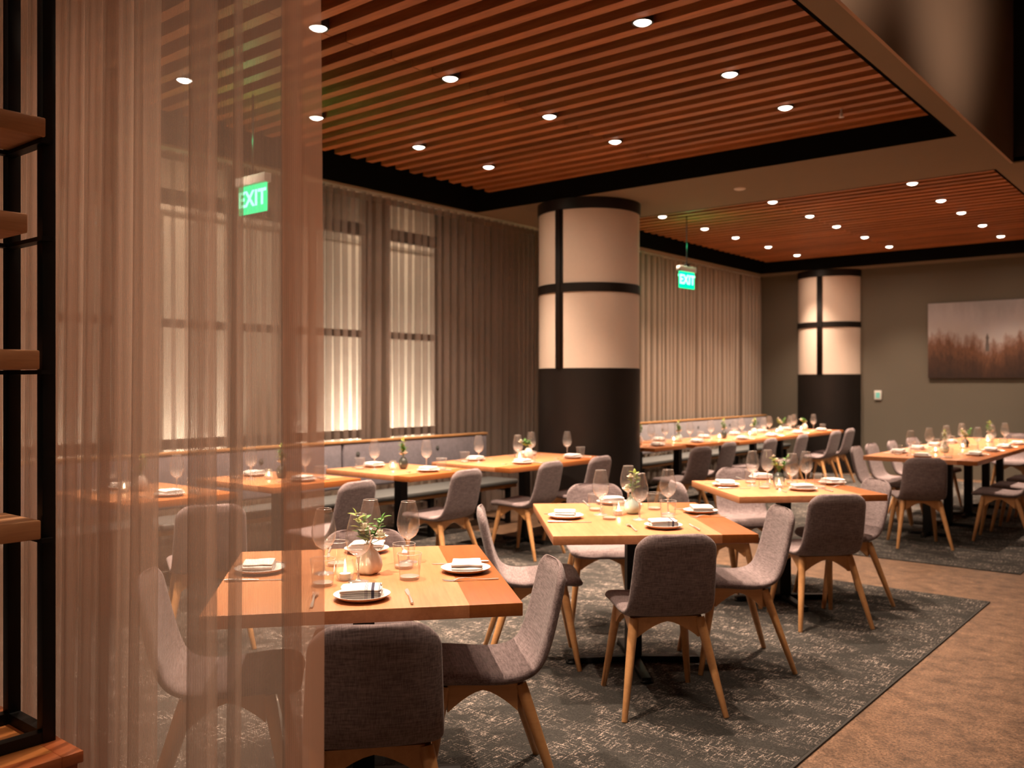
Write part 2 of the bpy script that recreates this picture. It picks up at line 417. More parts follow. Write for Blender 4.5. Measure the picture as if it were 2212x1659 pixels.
def copy_tree(o, parent=None):
    c = o.copy(); COL.objects.link(c)
    if parent: c.parent = parent
    for ch in list(o.children): copy_tree(ch, c)
    return c
class Proto:
    """the first placement uses the built thing itself, later ones copy it with its parts"""
    def __init__(self, root): self.root = root; self.used = False
    def put(self, loc, rz, label, group=None, rx=0.0):
        o = copy_tree(self.root) if self.used else self.root
        self.used = True
        o.location = loc; o.rotation_euler = (rx, 0, rz); o['label'] = label
        if group: o['group'] = group
        return o

# ------------------------------------------------------------------ the room
SZ, SLZ = 3.318, 3.50        # soffit height, underside of the slats
XW = -6.95                   # window wall
# floor
bm = new_bm(); bbox(bm, -7.1, -4.2, -.12, 5.0, 15.2, 0); structure('floor', bm, M['floor'])
# back wall, side walls
bm = new_bm(); bbox(bm, -7.1, 15.0, 0, 5.0, 15.2, 4.8); structure('wall_back', bm, M['backwall'])
bm = new_bm(); bbox(bm, 4.8, -4.2, 0, 5.0, 15.0, 4.8); structure('wall_right', bm, M['hallwall'])
bm = new_bm(); bbox(bm, -7.1, -4.2, 0, 4.8, -4.0, 4.8); structure('wall_front', bm, M['hallwall'])
# window wall with openings
piers = [(-4.0, .9), (3.62, 3.86), (6.24, 6.48), (7.31, 15.0)]
SILL, HEADZ = .10, 3.9
bm = new_bm()
bbox(bm, XW-.12, -4.0, 0, XW, 15.0, SILL)
bbox(bm, XW-.12, -4.0, HEADZ, XW, 15.0, 4.8)
for a, b in piers: bbox(bm, XW-.12, a, SILL, XW, b, HEADZ)
structure('wall_window', bm, M['sidewall'])
for n, (a, b, muls) in enumerate([(.9, 3.62, [1.8, 2.7]), (3.86, 6.24, [4.65, 5.54]), (6.48, 7.31, [])]):
    nm = 'window_%d' % (n+1)
    root = link(nm, None); root['kind'] = 'structure'; root.location = (XW-.06, (a+b)/2, SILL)
    bm = new_bm(); h = HEADZ-SILL; ha = (b-a)/2
    for y0, y1 in [(-ha, -ha+.05), (ha-.05, ha)]: bbox(bm, -.03, y0, 0, .03, y1, h)
    for mu in muls: bbox(bm, -.03, mu-(a+b)/2-.03, 0, .03, mu-(a+b)/2+.03, h)
    for z0, z1 in [(0, .06), (.90-SILL, .985-SILL), (1.96-SILL-.035, 1.96-SILL+.035), (3.02-SILL-.06, 3.02-SILL+.06), (h-.05, h)]:
        bbox(bm, -.028, -ha, z0, .028, ha, z1)
    part('window_frame', bm, M['frame'], root, 0)
    bm = new_bm(); bbox(bm, -.004, -ha, 0, .004, ha, h); part('pane', bm, M['pane'], root, 0)
# outside: lit facade across the alley, ground
bm = new_bm(); bbox(bm, -10.4, -6, -.2, -10.2, 20, 7)
structure('wall_outside', bm, M['facade'])
bm = new_bm(); bbox(bm, -10.2, -6, 3.53, -10.02, 20, 3.74, .01)
structure('trim_1', bm, M['facade'])
bm = new_bm(); bbox(bm, -10.2, -6, 3.74, -9.85, 20, 4.25)
for y in (1.2, 3.6, 5.6, 7.5, 11.9): bbox(bm, -10.2, y, 0, -10.1, y+.16, 3.53)
structure('trim_2', bm, M['ledge'])
bm = new_bm(); bbox(bm, -10.2, -6, -.2, -7.07, 20, -.02); structure('floor_outside', bm, M['ledge'])
for y, e in ((2.6, .7), (4.4, .9), (6.2, 1.0), (8.3, 1.2), (9.15, 1.6), (10.1, 1.1), (11.2, .6)):
    lamp('SPOT', 'facade_uplight', (-9.35, y, .05), 310*e, (1, .80, .64), aim=(-10.2, y, .95), spot_size=radians(74), spot_blend=.8, shadow_soft_size=.05)
for y in (2.5, 6.0, 9.5):
    lamp('SPOT', 'facade_downlight', (-8.4, y, 3.9), 190, (1, .72, .52), aim=(-10.2, y, 2.7), spot_size=radians(130), spot_blend=1, shadow_soft_size=.1)

# dropped soffit with two openings
XR = -1.56; OX1, OX0, OXB = -1.70, -6.52, -6.42
def slab(bm, x0, y0, x1, y1): bbox(bm, x0, y0, SZ, x1, y1, SZ+.05)
bm = new_bm()
Y0, Y1, Y2, Y3 = 1.55, 7.38, 8.74, 14.58
slab(bm, XW, -4.0, XR, Y0); slab(bm, OX1, Y0, XR, Y3); slab(bm, XW, Y1, OX1, Y2)
slab(bm, XW, Y0, OX0, Y1); slab(bm, XW, Y2, OXB, Y3); slab(bm, XW, Y3, XR, 15.0)
slab(bm, XR, 8.6, 4.8, 15.0)
structure('ceiling', bm, M['soffit'])
bm = new_bm(); bbox(bm, XR, -4.0, SZ, XR+.02, 8.6, 4.78); structure('wall_fascia', bm, M['fascia'])
bm = new_bm(); bbox(bm, XR+.02, 8.6, SZ+.012, 4.8, 8.75, 4.78); structure('wall_header', bm, M['header'])
bm = new_bm(); bbox(bm, XR+.02, -4.0, 4.7, 4.8, 8.6, 4.8); structure('ceiling_hall', bm, M['hallwall'])
# black linings of the two recesses
def recess(name, x0, x1, y0, y1):
    bm = new_bm(); z0, z1 = SZ-.002, 3.85; t = .02
    bbox(bm, x0, y0, z1, x1, y1, z1+.02)
    bbox(bm, x0, y0, z0, x0+t, y1, z1); bbox(bm, x1-t, y0, z0, x1, y1, z1)
    bbox(bm, x0+t, y0, z0, x1-t, y0+t, z1); bbox(bm, x0+t, y1-t, z0, x1-t, y1, z1)
    structure(name, bm, M['void'])
recess('ceiling_recess', OX0, OX1, Y0, Y1)
recess('ceiling_recess', OXB, OX1, Y2, Y3)

def slats(name, label, ys, x0, x1, joint):
    t = thing(name, label, 'ceiling panel', ((x0+x1)/2, (ys[0]+ys[-1])/2, SLZ))
    cx, cy = (x0+x1)/2, (ys[0]+ys[-1])/2
    bm = new_bm()
    for y in ys:
        for a, b in ((x0, joint-.004), (joint+.004, x1)):
            bbox(bm, a-cx, y-cy-.037, 0, b-cx, y-cy+.037, .13)
    part('slat_row', bm, M['slat'], t, 0)
    bm = new_bm()
    for x in (x0+.5, joint, x1-.5): bbox(bm, x-cx-.03, ys[-1]-cy-.04, .13, x-cx+.03, ys[0]-cy+.04, .17)
    for sx in (x0+.5, x1-.5):
        for y in (ys[0]-.3, ys[-1]+.3): bbox(bm, sx-cx-.01, y-cy-.01, .17, sx-cx+.01, y-cy+.01, .355)
    part('hanger_rail', bm, M['black'], t, 0)
ys1 = [7.30 - .185*k for k in range(31)]
slats('slatted_ceiling', 'reddish cedar slat ceiling over the near dining tables', ys1, -6.30, -1.86, -4.19)
ys2 = [14.45 - .185*k for k in range(31)]
slats('slatted_ceiling', 'reddish cedar slat ceiling at the far end above the long tables', ys2, -6.30, -1.78, -4.19)

# downlights
t = thing('recessed_downlight', '', 'ceiling light')
bm = new_bm(); lathe(bm, [(.0505, .02), (.0505, 0), (.060, -.002), (.062, .004), (.062, .10), (.0, .10)], 24); part('trim_ring', bm, M['trim'], t)
bm = new_bm(); lathe(bm, [(0, -.016), (.022, -.013), (.038, -.006), (.050, .004)], 24); part('lamp_lens', bm, M['lens'], t)
sp = lamp('SPOT', 'lamp_beam', (0, 0, -.020), LAMP, aim=None, parent=t, spot_size=radians(88), spot_blend=1.0, shadow_soft_size=.025)
lamp('SPOT', 'lamp_spill', (0, 0, -.020), LAMP*.095, aim=None, parent=t, spot_size=radians(168), spot_blend=1.0, shadow_soft_size=.03)
DL = Proto(t)
rowname = {-5.56: 'window-side row', -4.15: 'middle row', -2.66: 'aisle-side row'}
def between(ys, y):
    best = min(ys, key=lambda q: abs(q-y)); return best - .0925
for ci, (ysl, yl, where) in enumerate([(ys1, (2.16, 3.5, 4.55, 5.6, 6.65), 'near slat ceiling'), (ys2, (9.9, 10.93, 11.95, 12.98, 14.0), 'far slat ceiling')]):
    for x in (-5.56, -4.15, -2.66):
        for k, y in enumerate(yl):
            ord_ = ('first', 'second', 'third', 'fourth', 'farthest')[k]
            DL.put((x, between(ysl, y), SLZ-.004), 0, '%s glowing round downlight in the %s of the %s' % (ord_, rowname[x], where), 'downlights in the %s' % where)
# small ceiling fittings
bm = new_bm(); lathe(bm, [(0, -.012), (.04, -.012), (.055, -.004), (.055, 0)], 24)
o = link('ceiling_cap', mesh(bm, 'ceiling_cap', M['white']), None, (*W((1598-1106)/1950*8.63, 8.63), SZ))
tag(o, 'small pale round cap flat on the taupe soffit between the slat ceilings', 'ceiling cap')
t = thing('sprinkler_head', 'small pendent sprinkler below the near slats, right of the third aisle-side downlight', 'sprinkler', (-2.35, 6.765, SLZ-.03))
bm = new_bm(); lathe(bm, [(.006, .36), (.006, .0), (.012, -.002), (.012, -.02), (.0, -.02)], 12); part('sprinkler_pipe', bm, M['white'], t)
bm = new_bm(); lathe(bm, [(0, -.035), (.02, -.033), (.02, -.03), (0, -.03)], 12); bbox(bm, -.002, -.012, -.033, .002, -.009, -.015); bbox(bm, -.002, .009, -.033, .002, .012, -.015); part('deflector', bm, M['cutlery'], t)

# carpets
def rug(label, x0, y0, x1, y1):
    t = thing('carpet', label, 'carpet', ((x0+x1)/2, (y0+y1)/2, 0))
    hx, hy = (x1-x0)/2, (y1-y0)/2
    bm = new_bm(); bbox(bm, -hx+.012, -hy+.012, 0, hx-.012, hy-.012, .009); part('pile', bm, M['carpet'], t, 0)
    bm = new_bm()
    for a in ((-hx, -hy, -hx+.012, hy), (hx-.012, -hy, hx, hy), (-hx+.012, -hy, hx-.012, -hy+.012), (-hx+.012, hy-.012, hx-.012, hy)):
        bbox(bm, a[0], a[1], 0, a[2], a[3], .008)
    part('bound_edge', bm, M['rugedge'], t, 0)
rug('dark grey flecked carpet under the three square tables', -6.85, -.5, -1.325, 6.64)
rug('dark grey flecked carpet under the long far table', -4.83, 7.75, -1.34, 14.55)
rug('dark grey flecked carpet strip under the far bench tables', -6.85, 8.44, -4.832, 14.55)

# ------------------------------------------------------------------ columns
def column(x, y, R, label):
    t = thing('column', label, 'column', (x, y, 0))
    bm = new_bm(); lathe(bm, [(R-.008, 1.60), (R-.008, 3.22)], 72); part('cream_drum', bm, M['cream'], t, 60)
    bm = new_bm(); lathe(bm, [(0, 0), (R, 0), (R, 1.61), (R-.008, 1.61)], 72)
    part('steel_cladding', bm, M['steel'], t)
    bm = new_bm(); lathe(bm, [(R-.008, 2.375), (R+.004, 2.375), (R+.004, 2.465), (R-.008, 2.465)], 72); part('steel_band', bm, M['steel'], t)
    bm = new_bm(); lathe(bm, [(R-.008, 3.205), (R+.006, 3.205), (R+.006, SZ-.002), (0, SZ-.002)], 72); part('steel_cap', bm, M['steel'], t)
    for s in (-1, 1):
        bm = new_bm(); a0 = pi/2*s; da = .045/R
        for k in range(4):
            a, b = a0-da+2*da*k/4, a0-da+2*da*(k+1)/4
            q = [(r*cos(c), r*sin(c), z) for (r, c) in ((R+.003, a), (R+.003, b)) for z in (1.61, 3.205)]
            v = [bm.verts.new(p) for p in q]; bm.faces.new((v[0], v[2], v[3], v[1]))
        o = part('steel_strip', bm, M['steel'], t, 60); md = o.modifiers.new('thickness', 'SOLIDIFY'); md.thickness = .012; md.offset = -1
    for z in (1.15, .75, .35):
        bm = new_bm(); a = -pi/2
        for ax in (-.06, .06):
            v = lathe(bm, [(.006, 0), (.006, .004), (0, .006)], 8)
            bmesh.ops.transform(bm, matrix=Matrix.Translation((ax, -sqrt((R)**2-ax*ax), z)) @ Matrix.Rotation(pi/2, 4, 'X'), verts=[q for r in v for q in r])
        part('rivet', bm, M['steel'], t)
column(-5.385, 7.885, .535, 'large round cream column with black steel base between the two benches')
column(-5.42, 15.12, .54, 'far round cream column with black steel base against the back wall')

# ------------------------------------------------------------------ drapes
def cloth(name, pts, z0, z1, m, label, cat, group=None, rows=2, sway=None, parent=None):
    """pts: plan points (x, y); arc length goes to the UV map"""
    s = [0.0]
    for a, b in zip(pts, pts[1:]): s.append(s[-1] + math.hypot(b[0]-a[0], b[1]-a[1]))
    bm = new_bm(); uvl = bm.loops.layers.uv.new('UVMap')
    ox, oy = pts[0]; g = []
    for j in range(rows+1):
        f = j/rows; z = z0+(z1-z0)*f
        g.append([bm.verts.new((p[0]-ox+(sway(k, f)[0] if sway else 0), p[1]-oy+(sway(k, f)[1] if sway else 0), z-z0)) for k, p in enumerate(pts)])
    for j in range(rows):
        for k in range(len(pts)-1):
            f = bm.faces.new((g[j][k], g[j][k+1], g[j+1][k+1], g[j+1][k]))
            for lp, (a, b) in zip(f.loops, ((k, j), (k+1, j), (k+1, j+1), (k, j+1))):
                lp[uvl].uv = (s[a], z0+(z1-z0)*b/rows)
    me = mesh(bm, name, m, 180)
    o = link(name, me, parent, (ox, oy, z0)) if not parent else link(name, me, parent, (ox-parent.location.x, oy-parent.location.y, z0-parent.location.z))
    if not parent: tag(o, label, cat, group)
    return o
rnd = random.Random(4)
def wall_drape(y0, y1, label, seed, top):
    r = random.Random(seed); pts = []; y = y0
    while y < y1-.02:
        per = r.uniform(.085, .135) if y0 < 8 else r.uniform(.10, .17); amp = r.uniform(.038, .062)
        for k in range(10):
            a = 2*pi*k/10
            yy = y + per*(k/10) + .018*sin(2*a)
            pts.append((-6.61 + amp*cos(a), min(yy, y1)))
        y += per
    ph = [r.uniform(0, 6) for _ in pts]
    def sway(k, f): return (.012*sin(k*.13+ph[0])*(1-f), .02*sin(k*.11+ph[1])*(1-f))
    t = cloth('window_drape', pts, .03, top, M['drape' if y0 < 8 else 'drape2'], label, 'curtain', 'drapes along the window wall', 3, sway)
wall_drape(1.3, 4.55, 'taupe sheer drape over the first windows, seen through the near curtain', 11, SZ-.03)
wall_drape(4.57, 8.55, 'taupe sheer drape left of the large column, in front of the lit window', 12, SZ-.03)
wall_drape(8.57, 14.08, 'pale taupe pleated drape behind the far bench, right of the large column', 13, SZ-.03)
wall_drape(14.10, 14.93, 'narrow taupe drape in the far corner beside the back wall', 14, SZ-.03)
for a, b, wd in ((1.3, 8.55, 'near'), (8.57, 14.93, 'far')):
    bm = new_bm(); bbox(bm, -.02, -(b-a)/2, 0, .02, (b-a)/2, .03)
    tag(link('curtain_track', mesh(bm, 'curtain_track', M['white'], 0), None, (-6.61, (a+b)/2, SZ-.03)), 'thin pale curtain track under the soffit above the %s drapes' % wd, 'curtain track')

# near sheer curtain: profile read in plan, folded back on itself where the photo shows doubled cloth
def at_px(px, off, Y=1.22):
    r = (px-1106)/F; y = Y+off
    x = (r*CY*y - SY*y)/(CY + r*SY); return (x, y)
prof = [(694, .0), (660, -.012), (632, -.03), (614, -.045), (613, -.03), (630, .0), (652, .03), (650, .045), (620, .03), (590, .02), (560, .01), (530, -.01), (503, -.03), (501, -.018), (512, .01), (522, .035), (515, .045),
        (490, .02), (455, -.015), (425, -.04), (411, -.05), (412, -.03), (440, .0), (470, .035), (466, .05), (430, .03), (390, .0), (350, -.012), (310, -.035), (288, -.05), (287, -.03), (315, .0), (345, .035), (340, .05),
        (312, .0), (275, -.035), (258, -.05), (259, -.02), (285, .03), (304, .045), (290, .055), (250, .0), (228, -.045), (219, -.05), (221, -.02), (250, .03), (268, .05), (250, .055),
        (210, .0), (190, -.045), (180, -.05), (183, -.02), (212, .03), (238, .045), (222, .055), (170, .0), (152, -.045), (144, -.05), (146, -.02), (175, .03), (203, .05), (188, .055),
        (135, .0), (112, -.045), (103, -.05), (105, -.02), (135, .03), (168, .045), (150, .055), (95, .0), (70, -.045), (60, -.05), (62, -.02), (95, .03), (128, .05), (110, .055),
        (55, .0), (30, -.045), (20, -.05), (22, -.02), (50, .03), (85, .045), (65, .055), (10, 0), (-20, -.045), (-30, -.05), (-28, -.02), (10, .03), (40, .05), (20, .055), (-40, 0), (-70, -.04), (-90, .03), (-140, 0)]
P0 = [Vector((*at_px(px, off), 0)) for px, off in prof]
pts = []
for i in range(len(P0)-1):
    a, b, c, d = P0[max(i-1, 0)], P0[i], P0[i+1], P0[min(i+2, len(P0)-1)]
    for k in range(4):
        t_ = k/4
        q = .5*((2*b) + (c-a)*t_ + (2*a-5*b+4*c-d)*t_*t_ + (3*b-a-3*c+d)*t_**3)
        pts.append((q.x, q.y))
pts.append((P0[-1].x, P0[-1].y))
nh = 4*7
def sway_near(k, f):
    g = k/len(pts); lean = (-.06*min(1, g*2.2))*(.62-f)*1.2
    return (lean*.8 + .006*sin(k*.09+f*5), .006*sin(k*.21+f*4)*(1-f))
t = thing('sheer_curtain', 'tall see-through beige sheer curtain hanging in folds in the left foreground', 'curtain', (P0[0].x, P0[0].y, 0))
hem_n = 12
def cloth_part(name, pp, m, sw):
    return cloth(name, pp, .015, SZ-.03, m, '', '', None, 10, sw, t)
cloth_part('hem_band', pts[:hem_n+1], M['hem'], sway_near)
cloth_part('curtain_cloth', pts[hem_n:], M['near'], lambda k, f: sway_near(k+hem_n, f))
bm = new_bm(); xs = [p[0] for p in pts]; bbox(bm, min(xs)-P0[0].x, -.015, SZ-.03, .03, .015, SZ-.001); part('curtain_rail', bm, M['black'], t, 0)

# ------------------------------------------------------------------ benches
def bench(y0, y1, label, joints, btn0, backm, step=1.05):
    yc = (y0+y1)/2; t = thing('banquette_bench', label, 'bench', (-6.1, yc, .009))
    X = 6.1; ends = [y0]+joints+[y1]
    for a, b in zip(ends, ends[1:]):
        n = max(2, int((b-a)/.08)); bm = new_bm()
        v = bbox(bm, -6.385+X, a-yc+.008, .49, -6.335+X, b-yc-.008, .90, .018, 3)
        o = part('backrest_pad', bm, backm, t)
        btns = [y for y in [btn0+step*k for k in range(-8, 12)] if a+.1 < y < b-.1]
        for y in btns:
            bm = new_bm(); lathe(bm, [(.026, 0), (.022, .0015), (.016, .0), (.015, .004), (.010, .0065), (0, .0075)], 16)
            bmesh.ops.transform(bm, matrix=Matrix.Translation((-6.335+X, y-yc, .795)) @ Matrix.Rotation(pi/2, 4, 'Y'), verts=bm.verts)
            part('tufted_button', bm, M['cushion'], o)
        bm = new_bm(); bbox(bm, -6.31+X, a-yc+.006, .405, -5.90+X, b-yc-.006, .452, .014, 3); part('seat_cushion', bm, M['cushion'], t)
    bm = new_bm(); bbox(bm, -6.405+X, y0-yc, .902, -6.33+X, y1-yc, .922, .003); bbox(bm, -6.405+X, y0-yc, .49, -6.387+X, y1-yc, .902, 0); part('top_rail', bm, M['benchwood'], t, 30)
    bm = new_bm(); bbox(bm, -6.31+X, y0-yc, .368, -5.93+X, y1-yc, .402, .003); part('seat_board', bm, M['benchwood'], t, 30)
    n = int((y1-y0)/1.2)+1
    for k in range(n+1):
        y = y0+.1+(y1-y0-.2)*k/n-yc
        bm = new_bm()
        bbox(bm, -5.99+X, y-.025, .0, -5.95+X, y+.025, .367); bbox(bm, -6.40+X, y-.025, .0, -6.36+X, y+.025, .367)
        bbox(bm, -6.40+X, y-.025, .335, -6.312+X, y+.025, .367); bbox(bm, -6.43+X, y-.02, .30, -6.407+X, y+.02, .88)
        bbox(bm, -6.43+X, y-.02, .0, -6.40+X, y+.02, .06)
        bbox(bm, -6.36+X, y-.02, .335, -5.99+X, y+.02, .367)
        bbox(bm, -6.36+X, y-.02, .01, -5.99+X, y+.02, .035)
        part('leg_frame', bm, M['black'], t, 0)
bench(1.45, 7.35, 'long grey upholstered wall bench with oak top rail, left of the large column', [3.35, 5.35], 5.53, M['bench'])
bench(8.6, 14.6, 'far pale grey upholstered wall bench with oak top rail, right of the large column', [11.45], 9.0, M['bench_light'])

# ------------------------------------------------------------------ chair
def chair_proto():
    t = thing('dining_chair', '', 'chair')
    prof = [(.235, .415), (.225, .432), (.19, .442), (.12, .441), (.04, .434), (-.04, .427), (-.11, .424), (-.165, .432), (-.200, .455), (-.222, .495), (-.240, .55), (-.258, .62), (-.274, .69), (-.288, .75), (-.295, .785), (-.298, .800)]
    # resample evenly
    pv = [Vector((0, a, b)) for a, b in prof]; Ls = [0]
    for a, b in zip(pv, pv[1:]): Ls.append(Ls[-1]+(b-a).length)
    tot = Ls[-1]; n = 46; bm = new_bm(); rings = []
    def samp(s):
        for i in range(len(Ls)-1):
            if s <= Ls[i+1]+1e-9:
                f = (s-Ls[i])/(Ls[i+1]-Ls[i]); return pv[i].lerp(pv[i+1], f)
        return pv[-1]
    ss = [0, .006, .016, .032, .055] + [.055+(tot-.11)*k/(n-10) for k in range(1, n-10)] + [tot-.055, tot-.032, tot-.016, tot-.006, tot]
    # smooth the centre line
    cen = [samp(s) for s in ss]
    for _ in range(7):
        cen = [cen[0]] + [(cen[i-1]+cen[i]*2+cen[i+1])/4 for i in range(1, len(cen)-1)] + [cen[-1]]
    for i, s in enumerate(ss):
        c = cen[i]; d = (cen[min(i+1, len(cen)-1)]-cen[max(i-1, 0)]).normalized()
        nrm = Vector((0, -d.z, d.y)); nrm = -nrm if nrm.z < 0 and s < tot*.4 else nrm
        # keep normals pointing up / forward
        if s >= tot*.4 and nrm.y < 0: nrm = -nrm
        g = s/tot
        wd = .222 + (.206-.222)*min(1, g/.5) if g < .5 else .206 + (.184-.206)*((g-.5)/.5)
        r = .075; e = min(s, tot-s)
        if e < r: wd = wd - r + sqrt(max(0, r*r-(r-e)**2))*1.0
        th = (.0235 - .006*min(1, g/.6)) * min(1, .35 + e/.026*.65)
        m = 15; top = []; bot = []
        bend = .004 + .015*min(1, max(0, (g-.38)/.25))
        for k in range(m):
            q = -1+2*k/(m-1); x = wd*(math.copysign(abs(q)**.8, q))
            ed = max(0, 1-((1-abs(x)/wd)*wd/.02)) if abs(x) > wd-.02 else 0
            tt = th*sqrt(max(.0, 1-ed*ed)) if ed else th
            off = abs(x/wd)**2.2 * bend
            base = c + Vector((x, 0, 0)) + nrm*off
            top.append(base+nrm*tt); bot.append(base-nrm*tt*.95)
        loop = top + list(reversed(bot[1:-1]))
        # wrinkles at the bend of the seat
        rings.append([bm.verts.new(p) for p in loop])
    L_ = len(rings[0])
    for A, B in zip(rings, rings[1:]):
        for k in range(L_): bm.faces.new((A[k], A[(k+1) % L_], B[(k+1) % L_], B[k]))
    bm.faces.new(rings[0]); bm.faces.new(list(reversed(rings[-1])))
    part('upholstered_shell', bm, M['fabric'], t, 180, sub=1)
    # legs
    for sx in (-1, 1):
        for top, foot, nm in (((.155, .135, .412), (.208, .212, .0), 'f'), ((.150, -.130, .405), (.225, -.262, .0), 'b')):
            a = Vector((top[0]*sx, top[1], top[2])); b = Vector((foot[0]*sx, foot[1], foot[2]))
            bm = new_bm(); tube(bm, [a, a.lerp(b, .1), a.lerp(b, .5), b.lerp(a, .004), b], [.021, .0215, .018, .0125, .0115], 14)
            for q in bm.verts: q.co.z = max(q.co.z, 0)
            part('leg', bm, M['leg'], t, 50)
    # arched rails between the legs
    def rail(p, q, w_=.022):
        bm_ = R_; p = Vector(p); q = Vector(q); d = (q-p); n_ = 10; side = Vector((-d.y, d.x, 0)).normalized()*w_/2
        prev = None
        for k in range(n_+1):
            f = k/n_; c = p.lerp(q, f); h = .020 + .075*abs(2*f-1)**1.5
            v = [bm_.verts.new(c+side), bm_.verts.new(c-side), bm_.verts.new(c-side-Vector((0, 0, h))), bm_.verts.new(c+side-Vector((0, 0, h)))]
            if prev:
                for a_ in range(4): bm_.faces.new((prev[a_], prev[(a_+1) % 4], v[(a_+1) % 4], v[a_]))
            else: bm_.faces.new(v)
            prev = v
        bm_.faces.new(list(reversed(prev)))
    R_ = new_bm()
    rail((-.15, .137, .422), (.15, .137, .422)); rail((-.145, -.128, .412), (.145, -.128, .412))
    for s in (-1, 1): rail((.157*s, .125, .420), (.152*s, -.118, .410))
    part('arched_frame', R_, M['leg'], t, 40)
    return t
CH = Proto(chair_proto())
def chair(x, y, ang, label, group='grey upholstered dining chairs'):
    """ang: world heading (degrees) the sitter faces, 0 = +x"""
    CH.put((x, y, .009), radians(ang-90), label, group)
def chair_uv(u, D, ang_cam, label): 
    x, y = W(u, D); chair(x, y, ang_cam+YAW, label)
# nearest square table
chair_uv(-.415, 2.69, 100, 'grey chair nearest the camera, its back cut by the sheer curtain edge')
chair_uv(-.125, 3.25, 190, 'grey chair at the right side of the nearest square table, shadow stripes on seat')
chair_uv(-.60, 3.70, 280, 'grey chair pushed in at the far side of the nearest square table')
chair_uv(-.965, 3.12, 10, 'grey chair behind the sheer curtain at the left side of the nearest table')
# middle square table
chair_uv(.67, 4.13, 97, 'grey chair with its back to the camera at the middle square table')
chair_uv(1.13, 4.69, 184, 'grey chair at the right side of the middle square table')
chair_uv(.12, 4.73, 2, 'grey chair between the nearest and middle square tables, facing right')
chair_uv(.545, 5.53, 273, 'grey chair facing the camera across the middle square table')
# third square table
chair_uv(1.86, 5.53, 98, 'grey chair with its back to the camera at the third square table')
chair_uv(2.18, 6.03, 188, 'grey chair at the right side of the third square table')
chair_uv(1.36, 5.97, 6, 'grey chair at the left side of the third square table')
chair_uv(1.77, 6.68, 276, 'grey chair facing the camera across the third square table')
# aisle side of the bench tables
chair(-4.52, 2.84, 152, 'grey chair seen through the sheer curtain at the first bench table')
chair(-4.83, 3.95, 186, 'grey chair just right of the sheer curtain edge at the second bench table')
for x, y, a, lb in [(-4.82, 5.03, 183, 'grey chair at the bench table holding a dark oval vase'),
                    (-4.76, 6.00, 184, 'grey chair left of its neighbour at the double bench table before the column'),
                    (-4.74, 6.72, 181, 'grey chair right of its neighbour at the double bench table before the column'),
                    (-4.60, 8.42, 170, 'first grey chair right of the large column, at the far bench tables'),
                    (-4.72, 9.25, 180, 'second grey chair from the large column at the far bench tables'),
                    (-4.65, 10.21, 180, 'third grey chair from the large column at the far bench tables'),
                    (-4.70, 11.32, 181, 'fourth grey chair from the large column at the far bench tables'),
                    (-4.66, 12.42, 179, 'last but one grey chair of the far bench row, before the far column'),
                    (-4.72, 13.16, 180, 'last grey chair of the far bench row, before the far column')]:
    chair(x, y, a, lb)
# long right-hand table
for x, y, a, lb in [(-2.30, 8.58, 118, 'grey chair with its dark back to the camera at the long table end'),
                    (-2.86, 9.47, 2, 'first grey chair on the window side of the long right-hand table'),
                    (-2.88, 10.0, -2, 'second grey chair on the window side of the long right-hand table'),
                    (-2.86, 10.68, 3, 'third grey chair on the window side of the long right-hand table'),
                    (-2.85, 11.40, -6, 'fourth grey chair on the window side of the long right-hand table'),
                    (-1.76, 9.32, 184, 'first grey chair on the aisle side of the long right-hand table'),
                    (-1.74, 10.02, 180, 'second grey chair on the aisle side of the long right-hand table'),
                    (-1.74, 10.8, 180, 'third grey chair on the aisle side of the long right-hand table'),
                    (-2.34, 13.02, 265, 'grey chair at the far end of the long right-hand table')]:
    chair(x, y, a, lb)

# ------------------------------------------------------------------ tables
TT = .042
def table(cx, cy, wx, wy, rz, label, cross=True, group=None):
    t = thing('dining_table', label, 'table', (cx, cy, .009), rz, group); TZ = .751
    key = 'oak boards %d' % round(wx*100)
    m = TMAT.get(key) or TMAT.setdefault(key, tabletop_mat(key, wx/2))
    bm = new_bm(); bbox(bm, -wx/2, -wy/2, TZ-TT, wx/2, wy/2, TZ, .003, 2); part('tabletop', bm, m, t, 30)
    bm = new_bm(); bbox(bm, -.038, -.038, .04, .038, .038, TZ-TT-.008); part('post', bm, M['black'], t, 0)
    bm = new_bm(); bbox(bm, -.19, -.19, TZ-TT-.008, .19, .19, TZ-TT-.0005); part('mounting_plate', bm, M['black'], t, 0)
    s = min(wx, wy)*(.36 if min(wx, wy) > .91 else .27)
    for k in range(4):
        bm = new_bm(); a = k*pi/2
        Mx = Matrix.Rotation(a, 4, 'Z')
        vs = bbox(bm, .0, -.028, .012, s, .028, .040, .004)
        for q in vs:
            if q.co.x > s*.6: q.co.z -= .010; q.co.y *= .8
        v2 = lathe(bm, [(0, .0), (.028, .0), (.030, .009), (.024, .017), (0, .017)], 14, cx=s-.02)
        bmesh.ops.transform(bm, matrix=Mx, verts=bm.verts)
        part('base_foot', bm, M['black'], t, 30)
    return t
TMAT = {}; TZ = .76
T1 = (*W(-.539, 3.28), radians(10+YAW)); T2 = (*W(.628, 4.68), radians(3.3+YAW)); T3 = (*W(1.815, 6.04), radians(6.8+YAW))
table(T1[0], T1[1], .98, 1.05, T1[2], 'nearest square oak table, partly behind the sheer curtain')
table(T2[0], T2[1], .95, 1.12, T2[2], 'middle square oak table with a pale blue vase')
table(T3[0], T3[1], .965, .92, T3[2], 'third square oak table, behind and right of the middle one')
HP = pi/2
def rect_table(x0, x1, y0, y1, label): table((x0+x1)/2, (y0+y1)/2, y1-y0, x1-x0, HP, label)
def rect_table_x(x0, x1, y0, y1, label): table((x0+x1)/2, (y0+y1)/2, x1-x0, y1-y0, 0, label)
